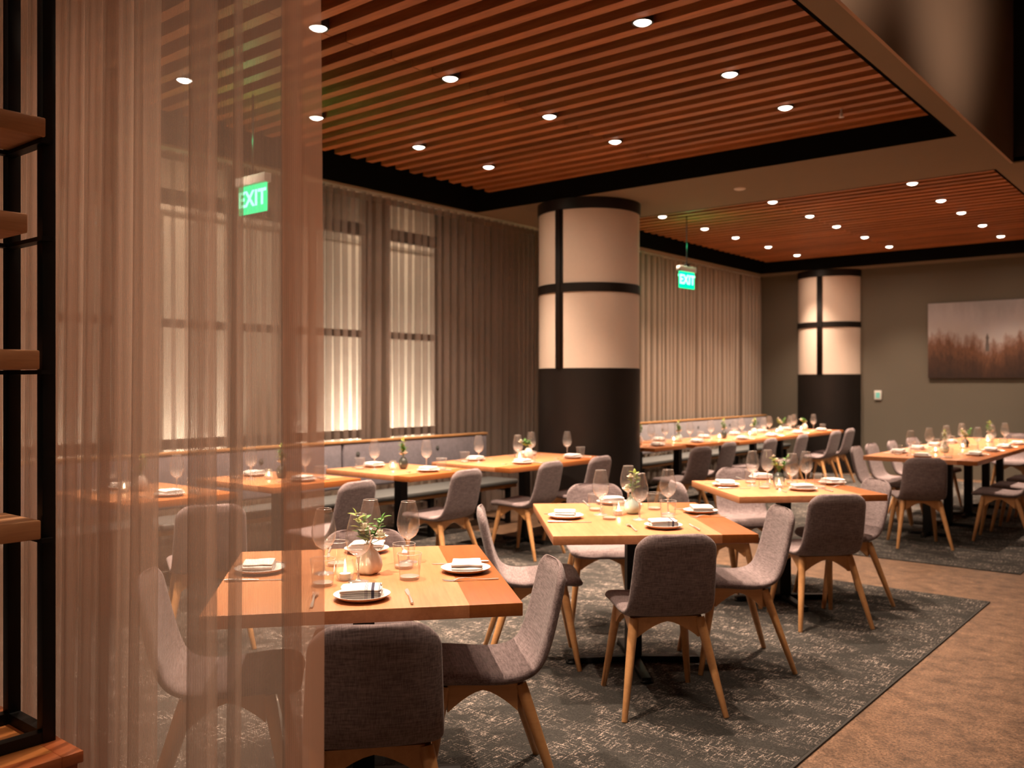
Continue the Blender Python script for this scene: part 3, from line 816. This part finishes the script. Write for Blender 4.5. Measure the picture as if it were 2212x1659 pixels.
rect_table_x(-5.92, -4.98, 2.6, 3.35, 'oak bench table farthest left, seen only through the sheer curtain')
rect_table_x(-5.95, -5.03, 3.65, 4.42, 'oak bench table whose corner shows right of the sheer curtain edge')
rect_table_x(-5.80, -4.83, 4.72, 5.47, 'oak bench table with a dark oval vase, left of the double table')
rect_table_x(-5.58, -4.68, 5.72, 7.22, 'wide double oak bench table just left of the large column')
rect_table_x(-5.78, -4.93, 8.47, 9.17, 'oak bench table tucked behind the large column')
rect_table_x(-5.72, -4.87, 9.28, 9.98, 'second oak bench table right of the large column')
for k, wd in enumerate(('first', 'second', 'third', 'last')):
    a = 10.05+.89*k; rect_table_x(-5.56, -4.70, a, a+.888, '%s oak table of the joined far bench row' % wd)
for k, wd in enumerate(('nearest', 'second', 'third', 'fourth', 'farthest')):
    a = (8.86, 9.52, 10.37, 11.22, 12.07)[k]; b = (9.518, 10.368, 11.218, 12.068, 12.75)[k]
    rect_table_x(-2.87, -1.87, a, b, '%s oak section of the long right-hand table' % wd)

# ------------------------------------------------------------------ tableware prototypes
t = thing('side_plate', '', 'plate')
bm = new_bm(); lathe(bm, [(0, .0075), (.045, .0075), (.070, .011), (.0895, .019), (.0915, .0185)], 48); part('glazed_top', bm, M['china'], t, 60)
bm = new_bm(); lathe(bm, [(.0915, .0185), (.090, .0155), (.072, .006), (.050, .0), (0, .0)], 48); part('clay_underside', bm, M['clay'], t, 60)
PLATE = Proto(t)
def napkin(striped, seed):
    """cotton napkin folded over itself: a ribbon doubled back four times"""
    r = random.Random(seed); name = 'folded_napkin'
    bm = new_bm(); path = []; x0, x1 = -.060, .060; z = .0; lay = 5
    for l in range(lay):
        a, b = (x0, x1) if l % 2 == 0 else (x1, x0)
        sh = r.uniform(-.006, .006)
        for k in range(8):
            f = k/7; path.append((a+(b-a)*f + sh*f, z + .0015*sin(pi*f)))
        if l < lay-1:
            rr = .0035; s = 1 if b > a else -1
            for k in range(1, 4):
                an = -pi/2+pi*k/4; path.append((b+sh+s*rr*cos(an)*1.4, z+rr+rr*sin(an)))
        z += .0066
    n = 12; g = []
    for j in range(n+1):
        y = -.054+.108*j/n; row = []
        for i, (px, pz) in enumerate(path):
            nz = noise.noise(Vector((px*14+seed, y*14, pz*60)))*.004
            droop = -.004*max(0, abs(px)/.072-.6)*0
            row.append(bm.verts.new((px + nz*.8 + .004*sin(j*.7+pz*200)*(pz*30), y*(1+.10*noise.noise(Vector((px*9, seed, pz*90)))) + (.05*(px)*pz*6), pz + .0028 + max(0, nz))))
        g.append(row)
    for A, B in zip(g, g[1:]):
        for k in range(len(A)-1): bm.faces.new((A[k], A[k+1], B[k+1], B[k]))
    me = mesh(bm, name, M['napkin_s'] if striped else M['napkin'], 180)
    o = link(name, me); md = o.modifiers.new('thickness', 'SOLIDIFY'); md.thickness = .0060; md.offset = 0
    md = o.modifiers.new('smooth', 'SUBSURF'); md.levels = 1; md.render_levels = 1
    tag(o, '', 'napkin'); return Proto(o)
NAP = [napkin(False, 1), napkin(False, 5), napkin(False, 9)]; NAPS = napkin(True, 3)
# wine glass
t = thing('wine_glass', '', 'wine glass')
bm = new_bm(); lathe(bm, [(.0275, .235), (.033, .215), (.040, .185), (.0445, .158), (.0445, .142), (.040, .122), (.030, .104), (.016, .093), (.006, .089), (0, .0885)], 32); part('bowl', bm, M['bowlglass'], t, 180)
bm = new_bm(); lathe(bm, [(0, .0885), (.008, .088), (.005, .078), (.0035, .06), (.0035, .025), (.006, .010), (.014, .005), (.034, .0015), (.036, .0), (0, 0)], 24); part('stem', bm, M['solid'], t, 60)
bm = new_bm()
lathe(bm, [(.0280, .2352), (.0275, .2358), (.0270, .2352), (.0275, .2345), (.0280, .2352)], 32); part('rim', bm, M['solid'], t, 180)
WINE = Proto(t)
t = thing('water_tumbler', '', 'glass')
bm = new_bm(); lathe(bm, [(.043, .092), (.041, .07), (.0375, .03), (.035, .004), (.031, .0)], 32); part('glass_wall', bm, M['glass'], t, 60)
bm = new_bm(); lathe(bm, [(0, .0), (.031, .0), (.0345, .003), (.0347, .012), (.030, .0135), (0, .012)], 32); part('thick_base', bm, M['solid'], t, 60)
bm = new_bm(); lathe(bm, [(.0437, .092), (.043, .0928), (.0423, .092), (.043, .0912), (.0437, .092)], 32); part('rim', bm, M['solid'], t, 180)
TUM = Proto(t)
t = thing('votive_candle', '', 'candle')
bm = new_bm(); lathe(bm, [(.026, .075), (.030, .055), (.032, .035), (.030, .012), (.022, .001), (0, 0)], 28); part('glass_cup', bm, M['cupglass'], t, 180)
bm = new_bm(); lathe(bm, [(0, .004), (.019, .004), (.0195, .024), (.0185, .025), (0, .0245)], 24); part('wax', bm, M['wax'], t, 40)
bm = new_bm(); lathe(bm, [(0, .0255), (.0035, .028), (.0048, .034), (.0035, .043), (.0012, .052), (0, .056)], 12); part('flame', bm, M['flame'], t, 180)
CAN = Proto(t)
def fork():
    t = thing('fork', '', 'fork'); bm = new_bm()
    path = [(-.098, .0045), (-.06, .004), (-.02, .006), (.02, .012), (.045, .010), (.062, .0035)]
    wid = [.0052, .0048, .0030, .0028, .0075, .0115]; prev = None
    for (y, z), w_ in zip(path, wid):
        v = [bm.verts.new((-w_, y, z)), bm.verts.new((w_, y, z)), bm.verts.new((w_*.8, y, z-.0022)), bm.verts.new((-w_*.8, y, z-.0022))]
        if prev:
            for a in range(4): bm.faces.new((prev[a], prev[(a+1) % 4], v[(a+1) % 4], v[a]))
        else: bm.faces.new(v)
        prev = v
    bm.faces.new(list(reversed(prev))); part('handle', bm, M['cutlery'], t, 50)
    bm = new_bm()
    for k in range(4):
        x = -.009+.006*k
        tube(bm, [(x, .060, .0028), (x, .075, .0020), (x, .090, .004), (x, .101, .0075)], [.0017, .0015, .0012, .0006], 6)
    part('tines', bm, M['cutlery'], t, 50); return Proto(t)
def knife():
    t = thing('table_knife', '', 'knife'); bm = new_bm()
    tube(bm, [(0, -.108, .0052), (0, -.095, .0055), (0, -.04, .0045), (0, .0, .0040), (0, .012, .0038)], [.0035, .0052, .0046, .0036, .0028], 8)
    part('handle', bm, M['cutlery'], t, 60)
    bm = new_bm(); pts_ = [(-.003, .010), (-.006, .03), (-.009, .06), (-.0095, .085), (-.005, .106), (.002, .112), (.004, .09), (.004, .05), (.003, .010)]
    lo = [bm.verts.new((a, b, .0008)) for a, b in pts_]; hi = [bm.verts.new((a, b, .0030)) for a, b in pts_]
    bm.faces.new(hi); bm.faces.new(list(reversed(lo)))
    for k in range(len(pts_)): bm.faces.new((lo[k], lo[(k+1) % len(pts_)], hi[(k+1) % len(pts_)], hi[k]))
    part('blade', bm, M['cutlery'], t, 30); return Proto(t)
FORK, KNIFE = fork(), knife()
# vases
def vase(kind):
    o = None; bm = new_bm()
    if kind == 'white':
        lathe(bm, [(0, .001), (.028, .001), (.042, .012), (.0475, .032), (.044, .056), (.032, .078), (.0175, .094), (.0150, .101), (.0175, .108), (.0155, .108), (.0125, .10), (.014, .09), (0, .03)], 40, 5, .2)
    elif kind == 'blue':
        lathe(bm, [(0, .001), (.024, .001), (.040, .012), (.046, .034), (.041, .058), (.026, .080), (.0155, .095), (.0165, .105), (.0145, .105), (.0135, .095), (0, .03)], 40)
    elif kind == 'egg':
        lathe(bm, [(0, .001), (.022, .001), (.038, .014), (.045, .040), (.041, .070), (.028, .095), (.016, .106), (.0145, .105), (.014, .095), (0, .03)], 36)
    else:
        lathe(bm, [(0, .001), (.020, .001), (.033, .012), (.040, .038), (.038, .062), (.028, .084), (.018, .092), (.0175, .096), (.0155, .096), (.015, .088), (0, .03)], 36)
    m = {'white': M['vase_w'], 'egg': M['vase_w'], 'blue': M['vase_b'], 'dark': M['vase_d']}[kind]
    o = link('bud_vase', mesh(bm, 'bud_vase', m, 180)); tag(o, '', 'vase'); return Proto(o)
VASE = {k: vase(k) for k in ('white', 'blue', 'dark', 'egg')}
def leaf_shape(bm, base, d, ln, wd, up=.3):
    d = Vector(d).normalized(); s = d.cross(Vector((0, 0, 1)))
    s = s.normalized() if s.length > .1 else Vector((1, 0, 0)); nn = s.cross(d).normalized()
    prev = None
    for k in range(6):
        f = k/5; w_ = wd*sin(pi*min(.97, f*.9+.08))**.8*(1 if f < 1 else 0); c = Vector(base)+d*ln*f - nn*ln*up*f*f
        row = [bm.verts.new(c-s*w_+nn*w_*.3), bm.verts.new(c), bm.verts.new(c+s*w_+nn*w_*.3)]
        if prev:
            bm.faces.new((prev[0], prev[1], row[1], row[0])); bm.faces.new((prev[1], prev[2], row[2], row[1]))
        prev = row
def bloom(bm, c, R, seed, layers=3):
    r = random.Random(seed); c = Vector(c); R *= 1.3
    for l in range(layers):
        n = 4+l*2; tilt = .35+.33*l; rr = R*(.45+.27*l)
        for k in range(n):
            a = 2*pi*k/n + l*.5 + r.uniform(-.15, .15); rad = Vector((cos(a), sin(a), 0)); tan = Vector((-sin(a), cos(a), 0))
            prev = None
            for j in range(5):
                f = j/4; out = rr*(sin(tilt*1.3*f)); zz = R*(1.15-.25*l)*sin(min(1.5, f*1.5))*(1-.18*l*f*f)
                w_ = rr*.62*sin(pi*(.12+.76*f))
                row = [bm.verts.new(c+rad*(out*.8)-tan*w_+Vector((0, 0, zz))), bm.verts.new(c+rad*(out+R*.10)+Vector((0, 0, zz+R*.03))), bm.verts.new(c+rad*(out*.8)+tan*w_+Vector((0, 0, zz)))]
                if prev:
                    bm.faces.new((prev[0], prev[1], row[1], row[0])); bm.faces.new((prev[1], prev[2], row[2], row[1]))
                prev = row
def bouquet(blooms, sprigs, seed, pm):
    """blooms: (x,y,z,R); sprigs: (x,y,z,kind)"""
    t = thing('cut_flowers', '', 'flowers'); r = random.Random(seed); stems = new_bm()
    for (x, y, z, R) in blooms:
        tube(stems, [(0, 0, .03), (x*.15, y*.15, .11), (x*.6, y*.6, (.11+z)/2), (x, y, z+R*.1)], [.0016]*4, 6)
        bm = new_bm(); bloom(bm, (x, y, z), R, seed+int(z*1000)); part('bloom', bm, pm, t, 180, solid=.0006)
    for i, (x, y, z, kind) in enumerate(sprigs):
        p = [Vector((0, 0, .03)), Vector((x*.15, y*.15, .11)), Vector((x*.6, y*.6, (.11+z)/2)), Vector((x, y, z))]
        tube(stems, p, [.0016, .0015, .0013, .0008], 6)
        bm = new_bm()
        for k in range(9):
            f = .25+.75*k/8; c = p[1].lerp(p[3], f) if kind else p[1].lerp(p[3], f*.9+.1)
            a = k*2.4+seed+i; d = Vector((cos(a), sin(a), .7)); leaf_shape(bm, c, d, r.uniform(.028, .046), r.uniform(.008, .013))
        leaf_shape(bm, p[3]-Vector((0, 0, .004)), (x*3, y*3, 1), .03, .008)
        part('leaf_sprig', bm, M['leaf'] if kind else M['leaf_y'], t, 180, solid=.0005)
    part('stems', stems, M['stem'], t, 60)
    return Proto(t)
BQ = [bouquet([(-.012, -.01, .150, .024), (.045, -.01, .125, .024)], [(-.045, .0, .215, 0), (.045, .02, .195, 1), (-.02, .03, .19, 1), (.0, -.03, .15, 1), (-.03, .0, .145, 1)], 5, M['petal']),
      bouquet([(-.01, .0, .190, .016), (-.03, -.01, .125, .021), (.004, .012, .165, .012)], [(.012, .0, .215, 0), (.024, .01, .185, 1), (.0, -.01, .15, 1)], 9, M['petal']),
      bouquet([(-.012, 0, .165, .017), (.008, -.01, .135, .019), (-.035, .0, .20, .010)], [(.06, .01, .195, 1), (.045, -.01, .155, 1), (-.035, .01, .18, 0), (.02, .02, .14, 1)], 13, M['petal_w']),
      bouquet([(-.018, 0, .115, .019), (.024, -.008, .125, .018)], [(.0, .0, .235, 0), (-.02, .01, .19, 1), (.008, .0, .165, 1)], 17, M['petal_w']),
      bouquet([(-.07, 0, .150, .021), (.02, .0, .12, .020)], [(-.03, .01, .165, 1), (-.045, 0, .14, 0), (.01, .01, .15, 1)], 21, M['petal'])]

# ------------------------------------------------------------------ laying the tables
def on(x, y): return (x, y, TZ)
cnt = [0]
def setting(x, y, ang, where, striped=False, glasses=None, cut=True, nrot=None, nap=True):
    """x,y plate centre; ang = heading (rad) from the sitter to the table centre; where: words that name this place"""
    cnt[0] += 1; k = cnt[0]
    d = Vector((cos(ang), sin(ang))); rgt = Vector((d.y, -d.x))
    PLATE.put(on(x, y), ang, 'white plate with tan underside, %s' % where, 'white side plates')
    if nap:
        pr = NAPS if striped else NAP[k % 3]
        pr.put((x-d.x*.004, y-d.y*.004, TZ+.0078), (nrot if nrot is not None else ang-pi/2+random.uniform(-.15, .15)), ('%s folded napkin on its plate, %s' % ('navy-striped' if striped else 'white', where)), 'folded napkins')
    if cut:
        p = Vector((x, y)) - rgt*.152; FORK.put(on(p.x, p.y), ang-pi/2+random.uniform(-.05, .05), 'steel fork, %s' % where, 'forks beside the plates')
        p = Vector((x, y)) + rgt*.152; KNIFE.put(on(p.x, p.y), ang-pi/2+random.uniform(-.05, .05), 'steel knife, %s' % where, 'knives beside the plates')
    if glasses:
        (a, b), (c, e) = glasses
        p = Vector((x, y))+d*a+rgt*b; WINE.put(on(p.x, p.y), 0, 'empty stemmed wine glass, %s' % where, 'wine glasses')
        p = Vector((x, y))+d*c+rgt*e; TUM.put(on(p.x, p.y), 0, 'empty water tumbler, %s' % where, 'water tumblers')
def pz(px, py, z=.77):
    D = F*(EYE-z)/(py-829.5); return W((px-1106)/F*D, D)
CAMR = radians(YAW)
def lay_square(T, rot, plates, wines, tums, words, striped):
    for (px, py), hd, wd, st in zip(plates, (90, 180, 270, 0), ('nearest the camera', 'on the right', 'on the far side', 'on the left'), striped):
        x, y = pz(px, py); setting(x, y, radians(hd+rot)+CAMR, '%s of %s' % (wd, words), st)
    for (u, D), wd in zip(wines, ('front', 'left', 'rear', 'right')): WINE.put(on(*W(u, D)), 0, 'empty stemmed wine glass, %s one on %s' % (wd, words), 'wine glasses')
    for (u, D), wd in zip(tums, ('right front', 'right rear', 'left rear', 'left front')): TUM.put(on(*W(u, D)), 0, 'empty water tumbler, %s one on %s' % (wd, words), 'water tumblers')
lay_square(T1, 10, [(782, 1287), (1006, 1229), (792, 1187), (562, 1230)], [(-.536, 3.15), (-.685, 3.29), (-.557, 3.55), (-.402, 3.50)],
           [(-.362, 3.19), (-.405, 3.385), (-.665, 3.43), (-.648, 3.09)], 'the nearest square table', (True, False, False, False))
lay_square(T2, 3.3, [(1433, 1136), (1513, 1104), (1323, 1085), (1222, 1115)], [(.65, 4.60), (.469, 4.77), (.646, 5.02), (.829, 4.80)],
           [(.80, 4.63), (.783, 4.96), (.456, 4.92), (.497, 4.60)], 'the middle square table', (True, False, False, False))
lay_square(T3, 6.8, [(1735, 1056), (1798, 1043), (1645, 1032), (1568, 1047)], [(1.83, 5.90), (1.63, 6.12), (1.76, 6.22), (1.98, 6.08)],
           [(2.04, 5.98), (1.93, 6.22), (1.66, 6.28), (1.67, 5.97)], 'the third square table', (False, False, False, False))
def deco(x, y, vk, bq, rz, cx, cy, words):
    VASE[vk].put(on(x, y), rz, '%s bud vase %s' % ({'white': 'white lobed', 'egg': 'white egg-shaped', 'blue': 'pale blue', 'dark': 'dark oval'}[vk], words), 'bud vases')
    BQ[bq].put(on(x, y), rz, 'cream blooms and green sprigs %s' % words, 'cut flowers in bud vases')
    CAN.put(on(cx, cy), 0, 'lit votive candle in glass cup %s' % words, 'votive candles')
deco(*W(-.522, 3.285), 'white', 0, CAMR, *W(-.587, 3.175), 'on the nearest square table')
deco(*W(.640, 4.80), 'blue', 1, CAMR, *W(.560, 4.745), 'on the middle square table')
deco(*W(1.80, 6.09), 'dark', 2, CAMR, *W(1.765, 5.965), 'on the third square table')
# bench tables: one place at the bench, one at the aisle
G2 = ((.13, .145), (.03, .215))
def bench_lay(x0, x1, yc, words, vk, bq, voff=(0, 0), far=False, st=(False, False)):
    xm = (x0+x1)/2
    cut = True
    setting(x1-.17, yc, pi, 'aisle side of %s' % words, st[0], ((.17, .15), (.05, .20)), cut)
    setting(x0+.17, yc, 0, 'bench side of %s' % words, st[1], ((.17, .15), (.05, .20)), cut)
    deco(xm+voff[0], yc+voff[1], vk, bq, random.uniform(-.5, .5)+CAMR, xm+voff[0]-.01, yc+voff[1]-.105, 'on %s' % words)
bench_lay(-5.92, -4.98, 2.975, 'the bench table farthest left', 'egg', 1, (-.10, .03))
bench_lay(-5.95, -5.03, 4.03, 'the bench table at the curtain edge', 'dark', 3, (.0, .03))
bench_lay(-5.80, -4.83, 5.09, 'bench table beside the double one', 'dark', 3, (.0, .03))
for yy, wd in ((6.10, 'left'), (6.85, 'right')):
    setting(-4.86, yy, pi, 'aisle side, %s half of double bench table' % wd, False, ((.17, .15), (.05, .20)))
    setting(-5.40, yy, 0, 'bench side, %s half of double bench table' % wd, False, ((.17, .15), (.05, .20)))
deco(-5.13, 6.53, 'egg', 4, CAMR, -5.13, 6.40, 'on the double bench table')
bench_lay(-5.78, -4.93, 8.82, 'the bench table behind the large column', 'egg', 1, (.0, .03), True)
bench_lay(-5.72, -4.87, 9.63, 'the second far bench table', 'blue', 3, (.0, .03), True)
for k, (wd, vk, bq) in enumerate((('first', 'dark', 3), ('second', 'egg', 1), ('third', 'blue', 2), ('last', 'egg', 4))):
    bench_lay(-5.56, -4.70, 10.05+.89*k+.445, 'the %s joined far bench table' % wd, vk, bq, (0, .03), True)
# long table
setting(-2.38, 9.04, pi/2, 'at the near end of the long right-hand table', False, ((.17, .15), (.05, .215)))
for k, wd in enumerate(('first', 'second', 'third', 'fourth')):
    y = (9.42, 10.08, 10.76, 11.44)[k]
    setting(-2.70, y, 0, '%s window-side place of long right-hand table' % wd, False, ((.15, .14), (.05, .21)))
    y = (9.55, 10.24, 10.92, 11.60)[k]
    setting(-2.04, y, pi, '%s aisle-side place of long right-hand table' % wd, False, ((.15, .14), (.05, .21)))
deco(-2.37, 9.80, 'blue', 1, CAMR+.8, -2.42, 9.66, 'on the near part of the long right-hand table')
deco(-2.37, 10.66, 'dark', 2, CAMR, -2.36, 10.50, 'on the middle of the long right-hand table')
deco(-2.37, 11.85, 'egg', 3, CAMR, -2.36, 11.70, 'on the far part of the long right-hand table')

# ------------------------------------------------------------------ exit signs, wall picture, switch
def exit_sign(x, y, z, rz, label):
    t = thing('exit_sign', label, 'exit sign', (x, y, z), rz)       # faces local -y
    w_, h_ = .165, .10
    bm = new_bm(); bbox(bm, -w_, -.006, -h_, w_, .006, h_, .003); part('sign_panel', bm, M['exit_panel'], t, 30)
    bm = new_bm(); bbox(bm, -w_-.012, -.03, h_, w_+.012, .03, h_+.065, .006); part('sign_housing', bm, M['white'], t, 30)
    bm = new_bm(); tube(bm, [(0, 0, h_+.065), (0, 0, SLZ+.12-z)], .006, 10); lathe(bm, [(0, h_+.10), (.035, h_+.10), (.03, h_+.065)], 16)
    part('hanging_stem', bm, M['black'], t)
    cu = bpy.data.curves.new('sign_text', 'FONT'); cu.body = 'EXIT'; cu.size = .155; cu.align_x = 'CENTER'; cu.align_y = 'CENTER'; cu.extrude = .0012; cu.offset = .004; cu.space_character = 1.05
    tmp = bpy.data.objects.new('sign_text', cu); COL.objects.link(tmp)
    bpy.context.view_layer.update()
    me = bpy.data.meshes.new_from_object(tmp.evaluated_get(bpy.context.evaluated_depsgraph_get()))
    bpy.data.objects.remove(tmp)
    me.materials.clear(); me.materials.append(M['exit_text'])
    for sd in (0, pi):
        o = link('sign_text', me, t, (0, -.0085 if sd == 0 else .0085, 0)); o.rotation_euler = (pi/2, 0, sd)
    lamp('POINT', 'added_sign_glow', (0, -.03, .42), 5.0, (.05, 1, .35), parent=t, shadow_soft_size=.05)  # unseen point lamp added above the housing, tints the slats green
    return t
exit_sign(-5.47, 3.80, 2.76, 0, 'green lit EXIT sign glowing behind the near sheer curtain')
exit_sign(-5.33, 9.92, 2.72, radians(85), 'green lit EXIT sign hanging right of the large column')
# picture
x0, x1, z0, z1 = -3.86, -2.05, 1.54, 2.70
t = thing('landscape_picture', 'wide misty reed landscape print hanging on the olive back wall', 'picture', ((x0+x1)/2, 14.975, (z0+z1)/2))
hw, hh = (x1-x0)/2, (z1-z0)/2
bm = new_bm(); bbox(bm, -hw, -.015, -hh, hw, .025, hh, .002); part('canvas_edge', bm, M['edge'], t, 30)
bm = new_bm(); uvl = bm.loops.layers.uv.new('UVMap')
v = [bm.verts.new(p) for p in ((-hw+.004, -.0165, -hh+.004), (hw-.004, -.0165, -hh+.004), (hw-.004, -.0165, hh-.004), (-hw+.004, -.0165, hh-.004))]
f = bm.faces.new(v)
for lp, u_ in zip(f.loops, ((0, 0), (1, 0), (1, 1), (0, 1))): lp[uvl].uv = u_
part('printed_canvas', bm, M['picture'], t, 0)
bm = new_bm()
for (a, b, c, d) in ((-.018, .0, .018, .08), (-.026, .075, .026, .09), (-.014, .09, .014, .12), (-.006, .12, .006, .145), (-.024, -.12, .024, .0)):
    bbox(bm, .0+a-.07, -.0185, b-.06, c-.07, -.0168, d-.06)
part('distant_tower', bm, M['tower'], t, 0)
x, y = -4.62, 14.99
t = thing('wall_switch', 'small white switch plate with a green lit face right of the far column', 'switch', (x, y, 1.27))
bm = new_bm(); bbox(bm, -.055, -.012, -.075, .055, .009, .075, .004); part('plate', bm, M['white'], t, 30)
bm = new_bm(); bbox(bm, -.032, -.016, -.045, .032, -.011, .045, .002); part('lit_display', bm, M['mint'], t, 30)

# ------------------------------------------------------------------ shelf unit and cabinet in the left foreground
cx0, cx1, cy0, cy1, cz = -2.86, -2.34, -.35, 1.112, .50
t = thing('low_cabinet', 'orange stained wooden cabinet at the bottom left, below the steel shelf unit', 'cabinet', ((cx0+cx1)/2, (cy0+cy1)/2, 0))
a, b = (cx1-cx0)/2, (cy1-cy0)/2
bm = new_bm(); bbox(bm, -a+.01, -b+.01, .06, a-.01, b-.01, cz-.03, .003); bbox(bm, -a+.04, -b+.04, .009, a-.04, b-.04, .06); part('cabinet_body', bm, M['cabinet'], t, 30)
bm = new_bm(); bb = .055
bbox(bm, -a, b-bb, cz-.03, a, b, cz, .002); bbox(bm, -a, -b, cz-.03, a, -b+bb, cz, .002); bbox(bm, a-bb, -b+bb, cz-.03, a, b-bb, cz, .002); bbox(bm, -a, -b+bb, cz-.03, -a+bb, b-bb, cz, .002)
part('top_border', bm, M['cabinet'], t, 30)
bm = new_bm(); bbox(bm, -a+bb, -b+bb, cz-.03, a-bb, b-bb, cz-.0008); part('top_inlay', bm, M['cabinet_in'], t, 0)
for sy in (-1, 1):
    bm = new_bm(); bbox(bm, a-.010, min(0, sy*b)+.02, .09, a+.006, max(0, sy*b)-.02, cz-.05, .002); d_ = part('door', bm, M['cabinet'], t, 30)
    bm = new_bm(); tube(bm, [(a+.006, sy*.06, .33), (a+.030, sy*.06, .33), (a+.030, sy*.06, .22), (a+.006, sy*.06, .22)], .004, 8); part('door_handle', bm, M['black'], d_)
sx0, sx1, sy1, sy0 = -2.715, -2.465, 1.097, -.20; pw = .034
t = thing('shelf_unit', 'black steel open shelf unit standing on the cabinet at the left edge', 'shelving', ((sx0+sx1)/2, (sy0+sy1)/2, cz))
ox, oy = (sx0+sx1)/2, (sy0+sy1)/2
for px_ in (sx0, sx1-pw):
    for py_ in (sy0, sy1-pw):
        bm = new_bm(); bbox(bm, px_-ox, py_-oy, .0, px_-ox+pw, py_-oy+pw, 2.2, .001); part('post', bm, M['black'], t, 30)
for zz in (.0, 2.17):
    for px_ in (sx0, sx1-pw):
        bm = new_bm(); bbox(bm, px_-ox+.002, sy0-oy+pw, zz, px_-ox+pw-.002, sy1-oy-pw, zz+.03); part('frame_rail', bm, M['black'], t, 0)
    for py_ in (sy0, sy1-pw):
        bm = new_bm(); bbox(bm, sx0-ox+pw, py_-oy+.002, zz, sx1-ox-pw, py_-oy+pw-.002, zz+.03); part('frame_rail', bm, M['black'], t, 0)
for zt in (2.146, 1.889, 1.538, 1.095):
    bm = new_bm(); zb = zt-.05-cz
    for py_ in (sy1-.045, (sy0+sy1)/2, sy0+.01): bbox(bm, sx0-ox+pw, py_-oy, zb-.012, sx1-ox+.02, py_-oy+.03, zb-.001)
    bbox(bm, sx0-ox+pw-.004, sy0-oy+pw, zb-.012, sx0-ox+pw+.022, sy1-oy-pw, zb-.001)
    part('shelf_bracket', bm, M['black'], t, 0)
for zt, ye, wd in ((2.146, 1.06, 'top visible'), (1.889, 1.015, 'second'), (1.538, 1.045, 'third'), (1.095, 1.048, 'lowest')):
    bm = new_bm(); L2 = ye-(sy0+.05)
    bbox(bm, -.105, -L2/2, 0, .117, L2/2, .05, .004, 2)
    o = link('shelf_board', mesh(bm, 'shelf_board', M['shelfwood'], 30), None, (-2.555, ye-L2/2, zt-.05))
    tag(o, '%s thick oak board lying on the black steel shelf unit' % wd, 'shelf board', 'oak boards on the steel shelf unit')
